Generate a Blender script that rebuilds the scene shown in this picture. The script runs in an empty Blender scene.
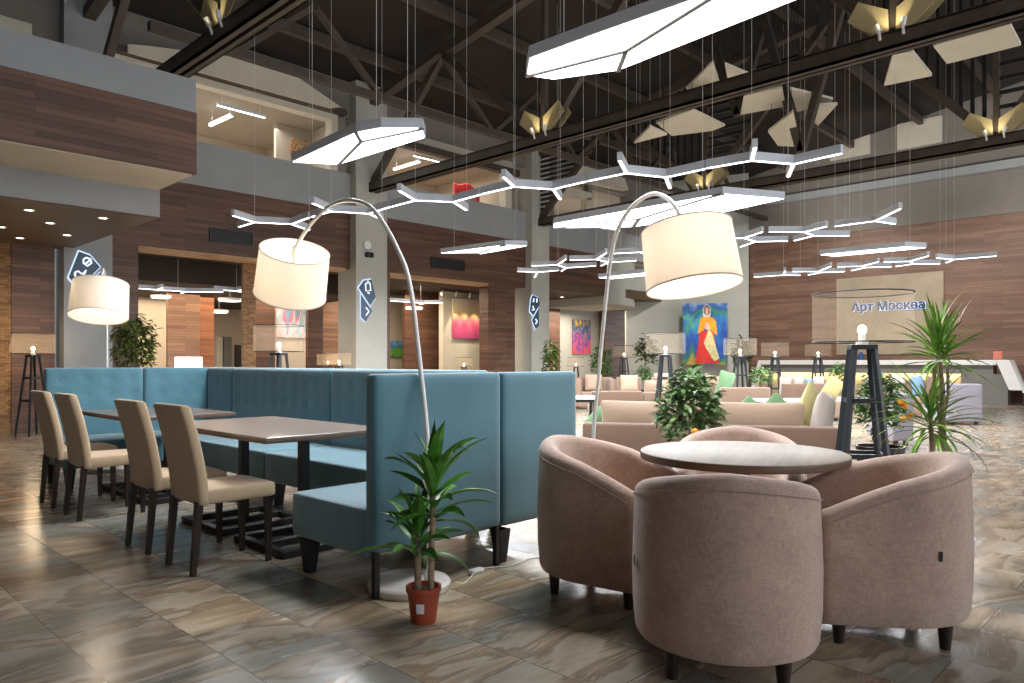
import bpy, bmesh, math, random
from mathutils import Vector, Matrix, Euler, Quaternion
R = math.radians
C = bpy.context.scene.collection
scn = bpy.context.scene
# ---------------------------------------------------------------- camera
F, HY, EYE = 735.0, 362.0, 1.2            # focal length (px), horizon row, eye height
AZ = R(44.0)
CA, SA = math.cos(AZ), math.sin(AZ)
cam_d = bpy.data.cameras.new('camera')
cam = bpy.data.objects.new('camera', cam_d)
C.objects.link(cam)
cam.location = (0, 0, EYE)
cam.rotation_euler = (R(90), 0, AZ - R(90))
cam_d.sensor_width = 36
cam_d.lens = F / 1024 * 36
cam_d.shift_y = (HY - 341.5) / 1024
cam_d.clip_end = 200
scn.camera = cam
# ---------------------------------------------------------------- world / exposure
w = bpy.data.worlds.new('world')
scn.world = w
w.use_nodes = True
w.node_tree.nodes['Background'].inputs[0].default_value = (0.92, 0.95, 1.0, 1)
w.node_tree.nodes['Background'].inputs[1].default_value = 1.3
vs = scn.view_settings
vs.view_transform = 'Standard'
vs.look = 'None'
vs.gamma = 1
vs.use_curve_mapping = False
vs.exposure = 0.55


def area(name, loc, sx, sy, watt, col=(1, 1, 1), rot=(0, 0, 0), spread=None):
    d = bpy.data.lights.new(name, 'AREA')
    d.shape = 'RECTANGLE'
    d.size, d.size_y, d.energy, d.color = sx, sy, watt, col
    if spread:
        d.spread = spread
    o = bpy.data.objects.new(name, d)
    o.location, o.rotation_euler = loc, rot
    C.objects.link(o)
    return o


def point(name, loc, watt, col, r=0.04):
    d = bpy.data.lights.new(name, 'POINT')
    d.energy, d.color, d.shadow_soft_size = watt, col, r
    o = bpy.data.objects.new(name, d)
    o.location = loc
    C.objects.link(o)
    return o


def spot(name, loc, target, watt, col, ang=50, blend=0.6, r=0.03):
    d = bpy.data.lights.new(name, 'SPOT')
    d.energy, d.color, d.shadow_soft_size, d.spot_size, d.spot_blend = watt, col, r, R(ang), blend
    o = bpy.data.objects.new(name, d)
    o.location = loc
    o.rotation_euler = (Vector(target) - Vector(loc)).to_track_quat('-Z', 'Y').to_euler()
    C.objects.link(o)
    return o


WARM = (1.0, 0.72, 0.42)
COOL = (0.93, 0.96, 1.0)
# big ceiling wash of the hall's own fixtures beyond the frame is the world light; the rooms get lamps below
area('room_light_a', (7.8, 18.6, 2.88), 5, 3.4, 190, (1, .8, .58))
area('room_light_b', (13.0, 16.9, 3.3), 3, 2.4, 130, (1, .8, .58))
area('room_light_c', (21.2, 16.9, 3.1), 2.5, 2, 110, (1, .86, .68))
area('gallery_light_a', (7.0, 16.6, 6.8), 3.6, 2, 70, (1, .96, .9))
area('gallery_light_b', (13.0, 16.6, 6.8), 3.6, 2, 70, (1, .96, .9))
area('gallery_light_c', (20.0, 16.9, 6.8), 3.0, 2, 50, (1, .93, .84))

for wy in (10.2, 7.2, 4.4):  # unseen spots added to brighten the reception wall and counter
    spot('added_reception_wash', (19.6, wy, 5.9), (26.0, wy - .3, 1.7), 560, (1, .93, .84), 78, .9, .25)
for wy in (9.0, 3.5):  # unseen spots added to lift the wall behind the slats
    spot('added_upper_wall_wash', (21.8, wy, 5.5), (26.0, wy, 7.6), 260, (1, .95, .88), 95, .9, .2)
spot('added_back_wall_wash', (19.6, 10.6, 6.6), (24.2, 14.0, 3.0), 520, (1, .95, .88), 80, .9, .25)  # unseen spot added to brighten the far grey wall

# ---------------------------------------------------------------- pixel -> room (measuring helper)
def ray(px, py):
    t = (px - 512) / F
    return Vector((CA + SA * t, SA - CA * t, (HY - py) / F))


def pD(px, py, d):
    return Vector((0, 0, EYE)) + ray(px, py) * d


def pZ(px, py, z):
    r = ray(px, py)
    return pD(px, py, (z - EYE) / r.z)


def pY(px, py, y):
    return pD(px, py, y / ray(px, py).y)


def pX(px, py, x):
    return pD(px, py, x / ray(px, py).x)


# ---------------------------------------------------------------- materials
def lin(c):
    c = c / 255.0
    return c / 12.92 if c <= 0.04045 else ((c + 0.055) / 1.055) ** 2.4


def rgb(r, g, b):
    return (lin(r), lin(g), lin(b), 1)


class NT:
    def __init__(s, name):
        s.m = bpy.data.materials.new(name)
        s.m.use_nodes = True
        s.t = s.m.node_tree
        s.b = s.t.nodes['Principled BSDF']
        s.out = s.t.nodes['Material Output']

    def n(s, typ, **kw):
        x = s.t.nodes.new('ShaderNode' + typ)
        for k, v in kw.items():
            if hasattr(x, k):
                setattr(x, k, v)
            else:
                x.inputs[k.replace('_', ' ')].default_value = v
        return x

    def l(s, a, b):
        s.t.links.new(a, b)

    def pos(s):
        return s.n('NewGeometry').outputs['Position']

    def obj(s):
        return s.n('TexCoord').outputs['Object']

    def gen(s):
        return s.n('TexCoord').outputs['Generated']

    def mapping(s, vec, scale=(1, 1, 1), loc=(0, 0, 0), rot=(0, 0, 0)):
        m = s.n('Mapping')
        m.inputs['Scale'].default_value = scale
        m.inputs['Location'].default_value = loc
        m.inputs['Rotation'].default_value = rot
        s.l(vec, m.inputs['Vector'])
        return m.outputs[0]

    def noise(s, vec, scale, detail=3, rough=.55, dist=0):
        x = s.n('TexNoise')
        x.inputs['Scale'].default_value = scale
        x.inputs['Detail'].default_value = detail
        x.inputs['Roughness'].default_value = rough
        x.inputs['Distortion'].default_value = dist
        if vec is not None:
            s.l(vec, x.inputs['Vector'])
        return x

    def ramp(s, fac, stops, interp='LINEAR'):
        x = s.n('ValToRGB')
        x.color_ramp.interpolation = interp
        e = x.color_ramp.elements
        while len(e) < len(stops):
            e.new(0.5)
        for i, (p, c) in enumerate(stops):
            e[i].position = p
            e[i].color = c
        s.l(fac, x.inputs[0])
        return x.outputs[0]

    def math(s, op, a, b=None):
        x = s.n('Math', operation=op)
        for i, v in enumerate((a, b)):
            if v is None:
                continue
            if isinstance(v, (int, float)):
                x.inputs[i].default_value = v
            else:
                s.l(v, x.inputs[i])
        return x.outputs[0]

    def mix(s, fac, a, b, typ='MIX'):
        x = s.n('MixRGB', blend_type=typ)
        for i, v in ((0, fac), (1, a), (2, b)):
            if isinstance(v, (int, float)):
                x.inputs[i].default_value = v
            elif isinstance(v, tuple):
                x.inputs[i].default_value = v
            else:
                s.l(v, x.inputs[i])
        return x.outputs[0]

    def bump(s, h, strength=.3, dist=.01):
        x = s.n('Bump')
        x.inputs['Strength'].default_value = strength
        x.inputs['Distance'].default_value = dist
        s.l(h, x.inputs['Height'])
        s.l(x.outputs[0], s.b.inputs['Normal'])


def simple(name, col, rough=.6, metal=0, var=.12, scale=6, bump=0, bscale=60, sheen=0, emit=0, coat=0, stretch=(1, 1, 1)):
    k = NT(name)
    v = k.mapping(k.obj(), stretch)
    nz = k.noise(v, scale)
    lo = tuple(max(0, c * (1 - var)) for c in col[:3]) + (1,)
    hi = tuple(min(1, c * (1 + var)) for c in col[:3]) + (1,)
    k.l(k.ramp(nz.outputs[0], [(.3, lo), (.7, hi)]), k.b.inputs['Base Color'])
    k.b.inputs['Roughness'].default_value = rough
    k.b.inputs['Metallic'].default_value = metal
    if sheen:
        k.b.inputs['Sheen Weight'].default_value = sheen
        k.b.inputs['Sheen Roughness'].default_value = .4
    if coat:
        k.b.inputs['Coat Weight'].default_value = coat
    if bump:
        n2 = k.noise(k.obj(), bscale, 2)
        k.bump(n2.outputs[0], bump, .004)
    if emit:
        k.b.inputs['Emission Color'].default_value = col
        k.b.inputs['Emission Strength'].default_value = emit
    return k.m


def emis(name, col, s):
    k = NT(name)
    e = k.n('Emission')
    e.inputs[0].default_value = col
    e.inputs[1].default_value = s
    k.l(e.outputs[0], k.out.inputs['Surface'])
    return k.m


def fabric(name, col, weave=420, rough=.9, sheen=.3, var=.1, mottle=3.0):
    k = NT(name)
    o = k.obj()
    n1 = k.noise(o, mottle, 4, .6)
    n2 = k.noise(k.mapping(o, (1, 1, .25)), weave, 2)
    n3 = k.noise(k.mapping(o, (.25, .25, 1)), weave, 2)
    f = k.math('ADD', k.math('MULTIPLY', n2.outputs[0], .5), k.math('MULTIPLY', n3.outputs[0], .5))
    f2 = k.math('ADD', k.math('MULTIPLY', f, .6), k.math('MULTIPLY', n1.outputs[0], .4))
    lo = tuple(c * (1 - 2 * var) for c in col[:3]) + (1,)
    hi = tuple(min(1, c * (1 + 2 * var)) for c in col[:3]) + (1,)
    k.l(k.ramp(f2, [(.3, lo), (.7, hi)]), k.b.inputs['Base Color'])
    k.b.inputs['Roughness'].default_value = rough
    k.b.inputs['Sheen Weight'].default_value = sheen
    k.b.inputs['Specular IOR Level'].default_value = .2
    k.bump(f, .25, .002)
    return k.m


def cladding(name, dark, light, row=.07, length=1.3, rough=.5):
    k = NT(name)
    sp = k.n('SeparateXYZ')
    k.l(k.pos(), sp.inputs[0])
    al = k.math('ADD', sp.outputs[0], k.math('MULTIPLY', sp.outputs[1], 1.0))
    cb = k.n('CombineXYZ')
    k.l(al, cb.inputs[0])
    k.l(sp.outputs[2], cb.inputs[1])
    br = k.n('TexBrick')
    br.offset = .37
    br.inputs['Scale'].default_value = 1
    br.inputs['Brick Width'].default_value = length
    br.inputs['Row Height'].default_value = row
    br.inputs['Mortar Size'].default_value = .0022
    br.inputs['Color1'].default_value = dark
    br.inputs['Color2'].default_value = light
    br.inputs['Mortar'].default_value = tuple(c * .35 for c in dark[:3]) + (1,)
    k.l(cb.outputs[0], br.inputs['Vector'])
    gr = k.noise(k.mapping(cb.outputs[0], (1.2, 55, 1)), 1.0, 4, .6, .4)
    big = k.noise(k.mapping(cb.outputs[0], (.5, 3, 1)), 1.0, 2)
    g = k.ramp(gr.outputs[0], [(.25, (.78, .76, .74, 1)), (.75, (1.2, 1.18, 1.16, 1))])
    c = k.mix(1, br.outputs[0], g, 'MULTIPLY')
    c = k.mix(1, c, k.ramp(big.outputs[0], [(.3, (.8, .8, .8, 1)), (.7, (1.2, 1.2, 1.2, 1))]), 'MULTIPLY')
    k.l(c, k.b.inputs['Base Color'])
    k.b.inputs['Roughness'].default_value = rough
    k.bump(k.math('ADD', br.outputs['Fac'], k.math('MULTIPLY', gr.outputs[0], -.4)), -.35, .01)
    return k.m


def floor_mat():
    k = NT('slate_tiles')
    sp = k.n('SeparateXYZ')
    k.l(k.pos(), sp.inputs[0])
    # tiles .41 (X) by .82 (Y): brick texture with rows along X
    cb = k.n('CombineXYZ')
    k.l(k.math('ADD', sp.outputs[1], .45 + 41), cb.inputs[0])
    k.l(k.math('ADD', sp.outputs[0], .30 + 41), cb.inputs[1])
    br = k.n('TexBrick')
    br.offset = .5
    br.inputs['Scale'].default_value = 1
    br.inputs['Brick Width'].default_value = .82
    br.inputs['Row Height'].default_value = .41
    br.inputs['Mortar Size'].default_value = .0022
    br.inputs['Mortar Smooth'].default_value = .2
    br.inputs['Color1'].default_value = (0, 0, 0, 1)
    br.inputs['Color2'].default_value = (1, 1, 1, 1)
    br.inputs['Mortar'].default_value = (.5, .5, .5, 1)
    k.l(cb.outputs[0], br.inputs['Vector'])
    rnd = k.n('SeparateColor')
    k.l(br.outputs['Color'], rnd.inputs[0])
    off = k.math('MULTIPLY', rnd.outputs[0], 37.0)
    # strata run along X, warped
    cv = k.n('CombineXYZ')
    k.l(k.math('MULTIPLY', sp.outputs[0], .42), cv.inputs[0])
    k.l(k.math('MULTIPLY', sp.outputs[1], 1.35), cv.inputs[1])
    k.l(off, cv.inputs[2])
    warp = k.noise(cv.outputs[0], 1.0, 3, .5, 1.1)
    cv2 = k.n('CombineXYZ')
    k.l(k.math('MULTIPLY', sp.outputs[0], .7), cv2.inputs[0])
    k.l(k.math('MULTIPLY', sp.outputs[1], 2.6), cv2.inputs[1])
    k.l(k.math('ADD', off, 9.0), cv2.inputs[2])
    w2 = k.noise(cv2.outputs[0], 1.2, 5, .6, 1.2)
    f = k.math('ADD', k.math('MULTIPLY', warp.outputs[0], .74), k.math('MULTIPLY', w2.outputs[0], .26))
    col = k.ramp(f, [(.30, rgb(112, 102, 88)), (.40, rgb(132, 127, 112)), (.46, rgb(152, 148, 136)), (.475, rgb(128, 112, 92)), (.50, rgb(164, 148, 126)),
                     (.54, rgb(180, 166, 146)), (.555, rgb(140, 120, 98)), (.60, rgb(168, 146, 118)), (.64, rgb(194, 174, 146)), (.76, rgb(192, 184, 170))])
    # rusty streaks
    rs = k.noise(cv.outputs[0], 2.2, 3, .55, 1.0)
    col = k.mix(k.ramp(rs.outputs[0], [(.62, (0, 0, 0, 1)), (.74, (.5, .5, .5, 1))]), col, rgb(150, 104, 68))
    # broad cool-grey tint: the bluish floor reflection painted into the colour
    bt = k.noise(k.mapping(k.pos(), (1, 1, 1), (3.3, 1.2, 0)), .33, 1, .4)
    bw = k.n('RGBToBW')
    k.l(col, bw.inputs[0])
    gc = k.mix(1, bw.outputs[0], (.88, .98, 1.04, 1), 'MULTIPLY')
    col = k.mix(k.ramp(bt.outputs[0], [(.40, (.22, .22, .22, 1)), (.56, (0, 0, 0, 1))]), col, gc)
    # white veins
    ve = k.noise(cv2.outputs[0], .9, 5, .6, 1.8)
    vd = k.math('ABSOLUTE', k.math('SUBTRACT', ve.outputs[0], .5))
    col = k.mix(k.ramp(vd, [(0, (.35, .35, .35, 1)), (.008, (0, 0, 0, 1))]), col, rgb(205, 198, 185))
    tone = k.ramp(rnd.outputs[0], [(0, (.82, .83, .84, 1)), (1, (1.14, 1.11, 1.07, 1))])
    col = k.mix(1, col, tone, 'MULTIPLY')
    col = k.mix(k.math('MULTIPLY', br.outputs['Fac'], .75), col, rgb(46, 43, 40))
    k.l(col, k.b.inputs['Base Color'])
    k.l(k.ramp(w2.outputs[0], [(.3, (.16, .16, .16, 1)), (.7, (.30, .30, .30, 1))]), k.b.inputs['Roughness'])
    h = k.math('SUBTRACT', k.math('MULTIPLY', f, .8), k.math('MULTIPLY', br.outputs['Fac'], .25))
    k.bump(h, .22, .01)
    return k.m


def wood(name, a, b, rough=.4, scale=(30, 1.5, 1), coat=0):
    k = NT(name)
    g = k.noise(k.mapping(k.obj(), scale), 1.0, 5, .6, .6)
    k.l(k.ramp(g.outputs[0], [(.28, a), (.72, b)]), k.b.inputs['Base Color'])
    k.b.inputs['Roughness'].default_value = rough
    k.b.inputs['Coat Weight'].default_value = coat
    k.bump(g.outputs[0], .12, .003)
    return k.m


def mesh_shade(name, col, fac):
    k = NT(name)
    tr = k.n('BsdfTransparent')
    df = k.n('BsdfDiffuse')
    df.inputs[0].default_value = col
    tl = k.n('BsdfTranslucent')
    tl.inputs[0].default_value = col
    m0 = k.n('MixShader')
    m0.inputs[0].default_value = .5
    k.l(df.outputs[0], m0.inputs[1])
    k.l(tl.outputs[0], m0.inputs[2])
    nz = k.noise(k.mapping(k.obj(), (40, 40, 1)), 2.5, 2)
    m = k.n('MixShader')
    k.l(k.math('MULTIPLY', nz.outputs[0], fac * 2), m.inputs[0])
    k.l(tr.outputs[0], m.inputs[1])
    k.l(m0.outputs[0], m.inputs[2])
    k.l(m.outputs[0], k.out.inputs['Surface'])
    return k.m


def shade_fabric(name, col):
    k = NT(name)
    df = k.n('BsdfDiffuse')
    tl = k.n('BsdfTranslucent')
    nz = k.noise(k.mapping(k.obj(), (1, 1, .3)), 220, 2)
    c = k.ramp(nz.outputs[0], [(.3, tuple(x * .92 for x in col[:3]) + (1,)), (.7, col)])
    k.l(c, df.inputs[0])
    k.l(c, tl.inputs[0])
    m = k.n('MixShader')
    m.inputs[0].default_value = .52
    k.l(df.outputs[0], m.inputs[1])
    k.l(tl.outputs[0], m.inputs[2])
    k.l(m.outputs[0], k.out.inputs['Surface'])
    return k.m


def leaf_mat(name, dark, light):
    k = NT(name)
    nz = k.noise(k.obj(), 9, 3)
    k.l(k.ramp(nz.outputs[0], [(.3, dark), (.7, light)]), k.b.inputs['Base Color'])
    k.b.inputs['Roughness'].default_value = .38
    k.b.inputs['Subsurface Weight'].default_value = .08
    k.b.inputs['Subsurface Radius'].default_value = (.01, .02, .005)
    return k.m


def paint(name, stops, scale=2.0, stretch=(1, 1, 1), grad=.6, dist=1.0):
    """abstract canvas: colours run up the canvas, broken by noise"""
    k = NT(name)
    g = k.gen()
    sp = k.n('SeparateXYZ')
    k.l(g, sp.inputs[0])
    nz = k.noise(k.mapping(g, stretch), scale, 4, .6, dist)
    f = k.math('ADD', k.math('MULTIPLY', sp.outputs[2], grad), k.math('MULTIPLY', k.math('SUBTRACT', nz.outputs[0], .5), 2 * (1.05 - grad)))
    f = k.math('ADD', f, (1 - grad) / 2)
    k.l(k.ramp(f, stops), k.b.inputs['Base Color'])
    k.b.inputs['Roughness'].default_value = .6
    return k.m


M = {}
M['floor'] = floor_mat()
M['clad'] = cladding('walnut_cladding', rgb(84, 58, 46), rgb(114, 82, 64))
M['clad_pale'] = cladding('walnut_cladding_pale', rgb(112, 80, 60), rgb(140, 104, 80))
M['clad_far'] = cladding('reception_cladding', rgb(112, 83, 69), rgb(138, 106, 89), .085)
M['brick'] = cladding('rustic_edge_wood', rgb(120, 88, 56), rgb(168, 128, 84), .035, .12, .7)
M['orange_wood'] = cladding('amber_cladding', rgb(128, 78, 46), rgb(160, 104, 66), .06, .9)
M['grey'] = simple('grey_plaster', rgb(160, 164, 167), .85, var=.06, scale=1.5, bump=.05)
M['grey_dk'] = simple('dark_grey_plaster', rgb(136, 130, 123), .85, var=.06, scale=1.5)
M['gal_ceil'] = simple('greige_gallery_ceiling', rgb(168, 156, 142), .8, var=.05, scale=1.5)
M['rib'] = simple('grey_panel_rib', rgb(120, 122, 126), .5, var=.03)
M['cream'] = simple('cream_plaster', rgb(196, 184, 166), .8, var=.05, scale=1.5)
M['cream_lt'] = simple('pale_cream_board', rgb(214, 208, 192), .7, var=.04, scale=2)
M['grey_lt'] = simple('pale_grey_plaster', rgb(186, 186, 178), .85, var=.05, scale=1.5)
M['soffit'] = simple('brown_soffit_board', rgb(92, 74, 56), .55, var=.08, scale=2)
M['roof'] = simple('dark_roof_sheet', rgb(44, 37, 34), .85, var=.2, scale=.8)
M['steel'] = simple('dark_brown_steel', rgb(76, 66, 58), .55, var=.2, scale=4)
M['steel_w'] = simple('ochre_gusset_steel', rgb(190, 174, 132), .5, var=.1, scale=4)
M['room_dark'] = simple('dark_room_ceiling', rgb(58, 48, 40), .8, var=.1)
M['teal'] = fabric('teal_velvet', rgb(82, 124, 138), 220, .75, .6, .13, 3.0)
M['beige'] = fabric('beige_upholstery', rgb(190, 166, 136), 380, .85, .3, .05)
M['taupe'] = fabric('taupe_weave', rgb(179, 154, 141), 150, .92, .35, .17, 6.0)
M['taupe_in'] = fabric('taupe_seat_weave', rgb(180, 152, 132), 150, .92, .3, .13, 6.0)
M['sofa'] = fabric('tan_sofa_fabric', rgb(132, 107, 92), 300, .92, .3, .07)
M['sofa_lt'] = fabric('light_beige_sofa_fabric', rgb(150, 126, 108), 300, .92, .3, .06)
M['lav'] = fabric('lavender_grey_fabric', rgb(156, 150, 160), 300, .92, .3, .06)
M['cush_b'] = fabric('sand_cushion_fabric', rgb(182, 156, 134), 300, .92, .3, .06)
M['cush_w'] = fabric('off_white_cushion_fabric', rgb(200, 188, 178), 300, .92, .3, .05)
M['cush_g'] = fabric('mint_cushion_fabric', rgb(126, 164, 122), 300, .92, .3, .06)
M['cush_y'] = fabric('pale_yellow_cushion_fabric', rgb(206, 194, 134), 300, .92, .3, .05)
M['cush_bl'] = fabric('blue_cushion_fabric', rgb(126, 156, 184), 300, .92, .3, .05)
M['dark_wood'] = simple('dark_wenge_wood', rgb(44, 32, 27), .35, var=.2, scale=20, stretch=(1, 1, .1))
M['black'] = simple('black_steel', rgb(32, 32, 34), .45, var=.1)
M['blk_blue'] = simple('blue_black_lacquer', rgb(40, 44, 50), .4, var=.12)
M['top'] = wood('grey_walnut_laminate', rgb(104, 88, 78), rgb(138, 120, 108), .28, (2.2, 26, 8), .25)
M['top_r'] = wood('pale_ash_laminate', rgb(118, 107, 97), rgb(140, 129, 118), .5, (2, 22, 8), 0)
M['edge'] = wood('brown_table_edge', rgb(78, 58, 44), rgb(106, 82, 62), .4, (3, 3, 20))
M['marble'] = simple('white_marble', rgb(226, 222, 216), .25, var=.06, scale=7)
M['white'] = simple('white_lacquer', rgb(232, 232, 230), .35, var=.02)
M['ltgrey_metal'] = simple('pale_grey_aluminium', rgb(206, 212, 222), .4, var=.04)
M['chrome'] = simple('pale_grey_enamel', rgb(236, 234, 230), .3, 0, var=.04)
M['shade'] = shade_fabric('white_lampshade_cloth', rgb(250, 245, 238))
M['meshy'] = mesh_shade('woven_wire_gauze', rgb(200, 188, 170), .135)
M['panel'] = emis('light_diffuser', (0.96, 0.98, 1.0, 1), 5.0)
M['led'] = emis('light_strip', (0.93, 0.95, 1.0, 1), 5.0)
M['led_w'] = emis('warm_white_light', (1.0, .9, .74, 1), 5.0)
M['bulb'] = emis('glowing_bulb', (1.0, .76, .46, 1), 9.0)
M['bulb_in'] = emis('warm_lamp_bulb', (1.0, .82, .58, 1), 20.0)
M['glow_y'] = emis('amber_counter_light', (1.0, .76, .4, 1), 1.3)
M['halo'] = emis('blue_white_backlight', (.6, .76, 1.0, 1), .9)
M['sign'] = simple('navy_sign_plate', rgb(66, 92, 120), .4, var=.04)
M['icon'] = emis('white_sign_symbol', (.85, .93, 1.0, 1), .9)
M['letter'] = simple('blue_letter_face', rgb(36, 66, 128), .4, var=.04)
M['stone'] = simple('beige_travertine_panel', rgb(164, 150, 128), .5, var=.12, scale=1.6)
M['counter_grey'] = simple('grey_counter_front', rgb(120, 118, 114), .6, var=.05)
M['lit_lintel'] = wood('lit_lintel_wood', rgb(160, 122, 84), rgb(196, 156, 112), .5, (2, 20, 8))  # lighter tan paints the lit underside of the lintels into the strip
M['terra'] = simple('terracotta_plastic_pot', rgb(164, 72, 46), .45, var=.06)
M['soil'] = simple('potting_soil', rgb(52, 38, 28), .95, var=.3, scale=40)
M['bark'] = wood('pale_cane_bark', rgb(124, 106, 86), rgb(172, 152, 126), .8, (6, 6, 60))
M['leaf1'] = leaf_mat('dracaena_leaf', rgb(34, 86, 34), rgb(98, 156, 58))
M['leaf2'] = leaf_mat('citrus_leaf', rgb(44, 84, 44), rgb(126, 156, 92))
M['leaf3'] = leaf_mat('spiky_leaf', rgb(58, 110, 36), rgb(150, 188, 78))
M['leaf4'] = leaf_mat('ficus_leaf', rgb(48, 66, 24), rgb(112, 126, 56))
M['leaf5'] = leaf_mat('fern_leaf', rgb(64, 112, 58), rgb(140, 178, 112))
M['dry'] = leaf_mat('dry_leaf_tip', rgb(170, 150, 120), rgb(206, 190, 164))
M['orange'] = simple('orange_peel', rgb(236, 142, 28), .45, var=.08, scale=30, bump=.2)
M['label_w'] = simple('white_paper_label', rgb(226, 228, 232), .6, var=.03)
M['red'] = simple('red_paint', rgb(196, 44, 36), .5, var=.1)
M['pink'] = simple('coral_card', rgb(208, 122, 104), .6, var=.06)
M['cloth_face'] = simple('skin_paint', rgb(226, 178, 150), .6, var=.1)
M['black_plastic'] = simple('black_plastic', rgb(24, 24, 26), .4, var=.05)
M['white_glow'] = emis('white_lit_panel', (1.0, .95, .86, 1), 3.0)


# ---------------------------------------------------------------- mesh builder
class MB:
    def __init__(s):
        s.v, s.f = [], []

    def add(s, vs, fs, T=None):
        b = len(s.v)
        s.v += [tuple(T @ Vector(q)) if T else tuple(q) for q in vs]
        s.f += [tuple(b + i for i in q) for q in fs]
        return s

    def box(s, c, d, rot=None):
        x, y, z = d[0] / 2, d[1] / 2, d[2] / 2
        vs = [(-x, -y, -z), (x, -y, -z), (x, y, -z), (-x, y, -z), (-x, -y, z), (x, -y, z), (x, y, z), (-x, y, z)]
        T = Matrix.Translation(c) @ (rot.to_matrix().to_4x4() if rot else Matrix())
        return s.add(vs, [(0, 3, 2, 1), (4, 5, 6, 7), (0, 1, 5, 4), (1, 2, 6, 5), (2, 3, 7, 6), (3, 0, 4, 7)], T)

    def b2(s, lo, hi):
        return s.box([(a + b) / 2 for a, b in zip(lo, hi)], [abs(b - a) for a, b in zip(lo, hi)])

    def bar(s, p0, p1, w, h=None, w1=None, h1=None, up=(0, 0, 1)):
        p0, p1 = Vector(p0), Vector(p1)
        h = w if h is None else h
        w1 = w if w1 is None else w1
        h1 = h if h1 is None else h1
        d = (p1 - p0).normalized()
        u = Vector(up)
        if abs(d.dot(u)) > .99:
            u = Vector((0, 1, 0))
        sx = d.cross(u).normalized()
        uy = sx.cross(d).normalized()
        vs = []
        for p, a, b in ((p0, w, h), (p1, w1, h1)):
            vs += [p - sx * a / 2 - uy * b / 2, p + sx * a / 2 - uy * b / 2, p + sx * a / 2 + uy * b / 2, p - sx * a / 2 + uy * b / 2]
        return s.add(vs, [(0, 3, 2, 1), (4, 5, 6, 7), (0, 1, 5, 4), (1, 2, 6, 5), (2, 3, 7, 6), (3, 0, 4, 7)])

    def tube(s, pts, r, n=10, cap=True):
        pts = [Vector(p) for p in pts]
        m = len(pts)
        rs = r if isinstance(r, (list, tuple)) else [r] * m
        prev = None
        vs, fs = [], []
        for i, p in enumerate(pts):
            d = (pts[min(i + 1, m - 1)] - pts[max(i - 1, 0)]).normalized()
            if prev is None:
                u = Vector((0, 0, 1)) if abs(d.z) < .9 else Vector((1, 0, 0))
                a = d.cross(u).normalized()
            else:
                a = (prev - d * prev.dot(d)).normalized()
            prev = a
            b = d.cross(a)
            for k in range(n):
                t = 2 * math.pi * k / n
                vs.append(p + (a * math.cos(t) + b * math.sin(t)) * rs[i])
        for i in range(m - 1):
            for k in range(n):
                k2 = (k + 1) % n
                fs.append((i * n + k, i * n + k2, (i + 1) * n + k2, (i + 1) * n + k))
        if cap:
            fs.append(tuple(range(n - 1, -1, -1)))
            fs.append(tuple((m - 1) * n + k for k in range(n)))
        return s.add(vs, fs)

    def lathe(s, prof, n=32, T=None, close=False):
        m = len(prof)
        vs, fs = [], []
        for r, z in prof:
            for k in range(n):
                t = 2 * math.pi * k / n
                vs.append((max(r, 1e-5) * math.cos(t), max(r, 1e-5) * math.sin(t), z))
        for i in range(m if close else m - 1):
            j = (i + 1) % m
            for k in range(n):
                k2 = (k + 1) % n
                fs.append((i * n + k, i * n + k2, j * n + k2, j * n + k))
        return s.add(vs, fs, T)

    def prism(s, pts, off):
        """closed polygon of 3-D points, extruded by vector off"""
        pts = [Vector(p) for p in pts]
        off = Vector(off)
        n = len(pts)
        vs = pts + [p + off for p in pts]
        fs = [tuple(range(n - 1, -1, -1)), tuple(range(n, 2 * n))] + [(i, (i + 1) % n, n + (i + 1) % n, n + i) for i in range(n)]
        return s.add(vs, fs)

    def rbox(s, c, d, r, seg=(6, 6, 6), fn=None, T=None):
        """box with rounded edges laid out on a grid; fn(p) may move each vertex (local, about the box centre)"""
        hx, hy, hz = [x / 2 for x in d]
        H = (hx, hy, hz)

        def grid(h, n):
            a = [-h, -h + r * .3, -h + r]
            m = max(1, n)
            a += [-h + r + (2 * h - 2 * r) * i / m for i in range(1, m)]
            a += [h - r, h - r * .3, h]
            return a
        gs = [grid(H[i], seg[i]) for i in range(3)]
        idx, vs, fs = {}, [], []

        def vert(i, j, k):
            key = (i, j, k)
            if key not in idx:
                p = Vector((gs[0][i], gs[1][j], gs[2][k]))
                q = Vector([max(-(H[a] - r), min(H[a] - r, p[a])) for a in range(3)])
                e = p - q
                if e.length > 1e-9:
                    p = q + e.normalized() * r
                if fn:
                    p = Vector(fn(p))
                idx[key] = len(vs)
                vs.append(p + Vector(c))
            return idx[key]
        n = [len(g) - 1 for g in gs]
        for i in range(n[0]):
            for j in range(n[1]):
                fs.append((vert(i, j, 0), vert(i, j + 1, 0), vert(i + 1, j + 1, 0), vert(i + 1, j, 0)))
                fs.append((vert(i, j, n[2]), vert(i + 1, j, n[2]), vert(i + 1, j + 1, n[2]), vert(i, j + 1, n[2])))
        for i in range(n[0]):
            for k in range(n[2]):
                fs.append((vert(i, 0, k), vert(i + 1, 0, k), vert(i + 1, 0, k + 1), vert(i, 0, k + 1)))
                fs.append((vert(i, n[1], k), vert(i, n[1], k + 1), vert(i + 1, n[1], k + 1), vert(i + 1, n[1], k)))
        for j in range(n[1]):
            for k in range(n[2]):
                fs.append((vert(0, j, k), vert(0, j, k + 1), vert(0, j + 1, k + 1), vert(0, j + 1, k)))
                fs.append((vert(n[0], j, k), vert(n[0], j + 1, k), vert(n[0], j + 1, k + 1), vert(n[0], j, k + 1)))
        return s.add(vs, fs, T)

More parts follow.
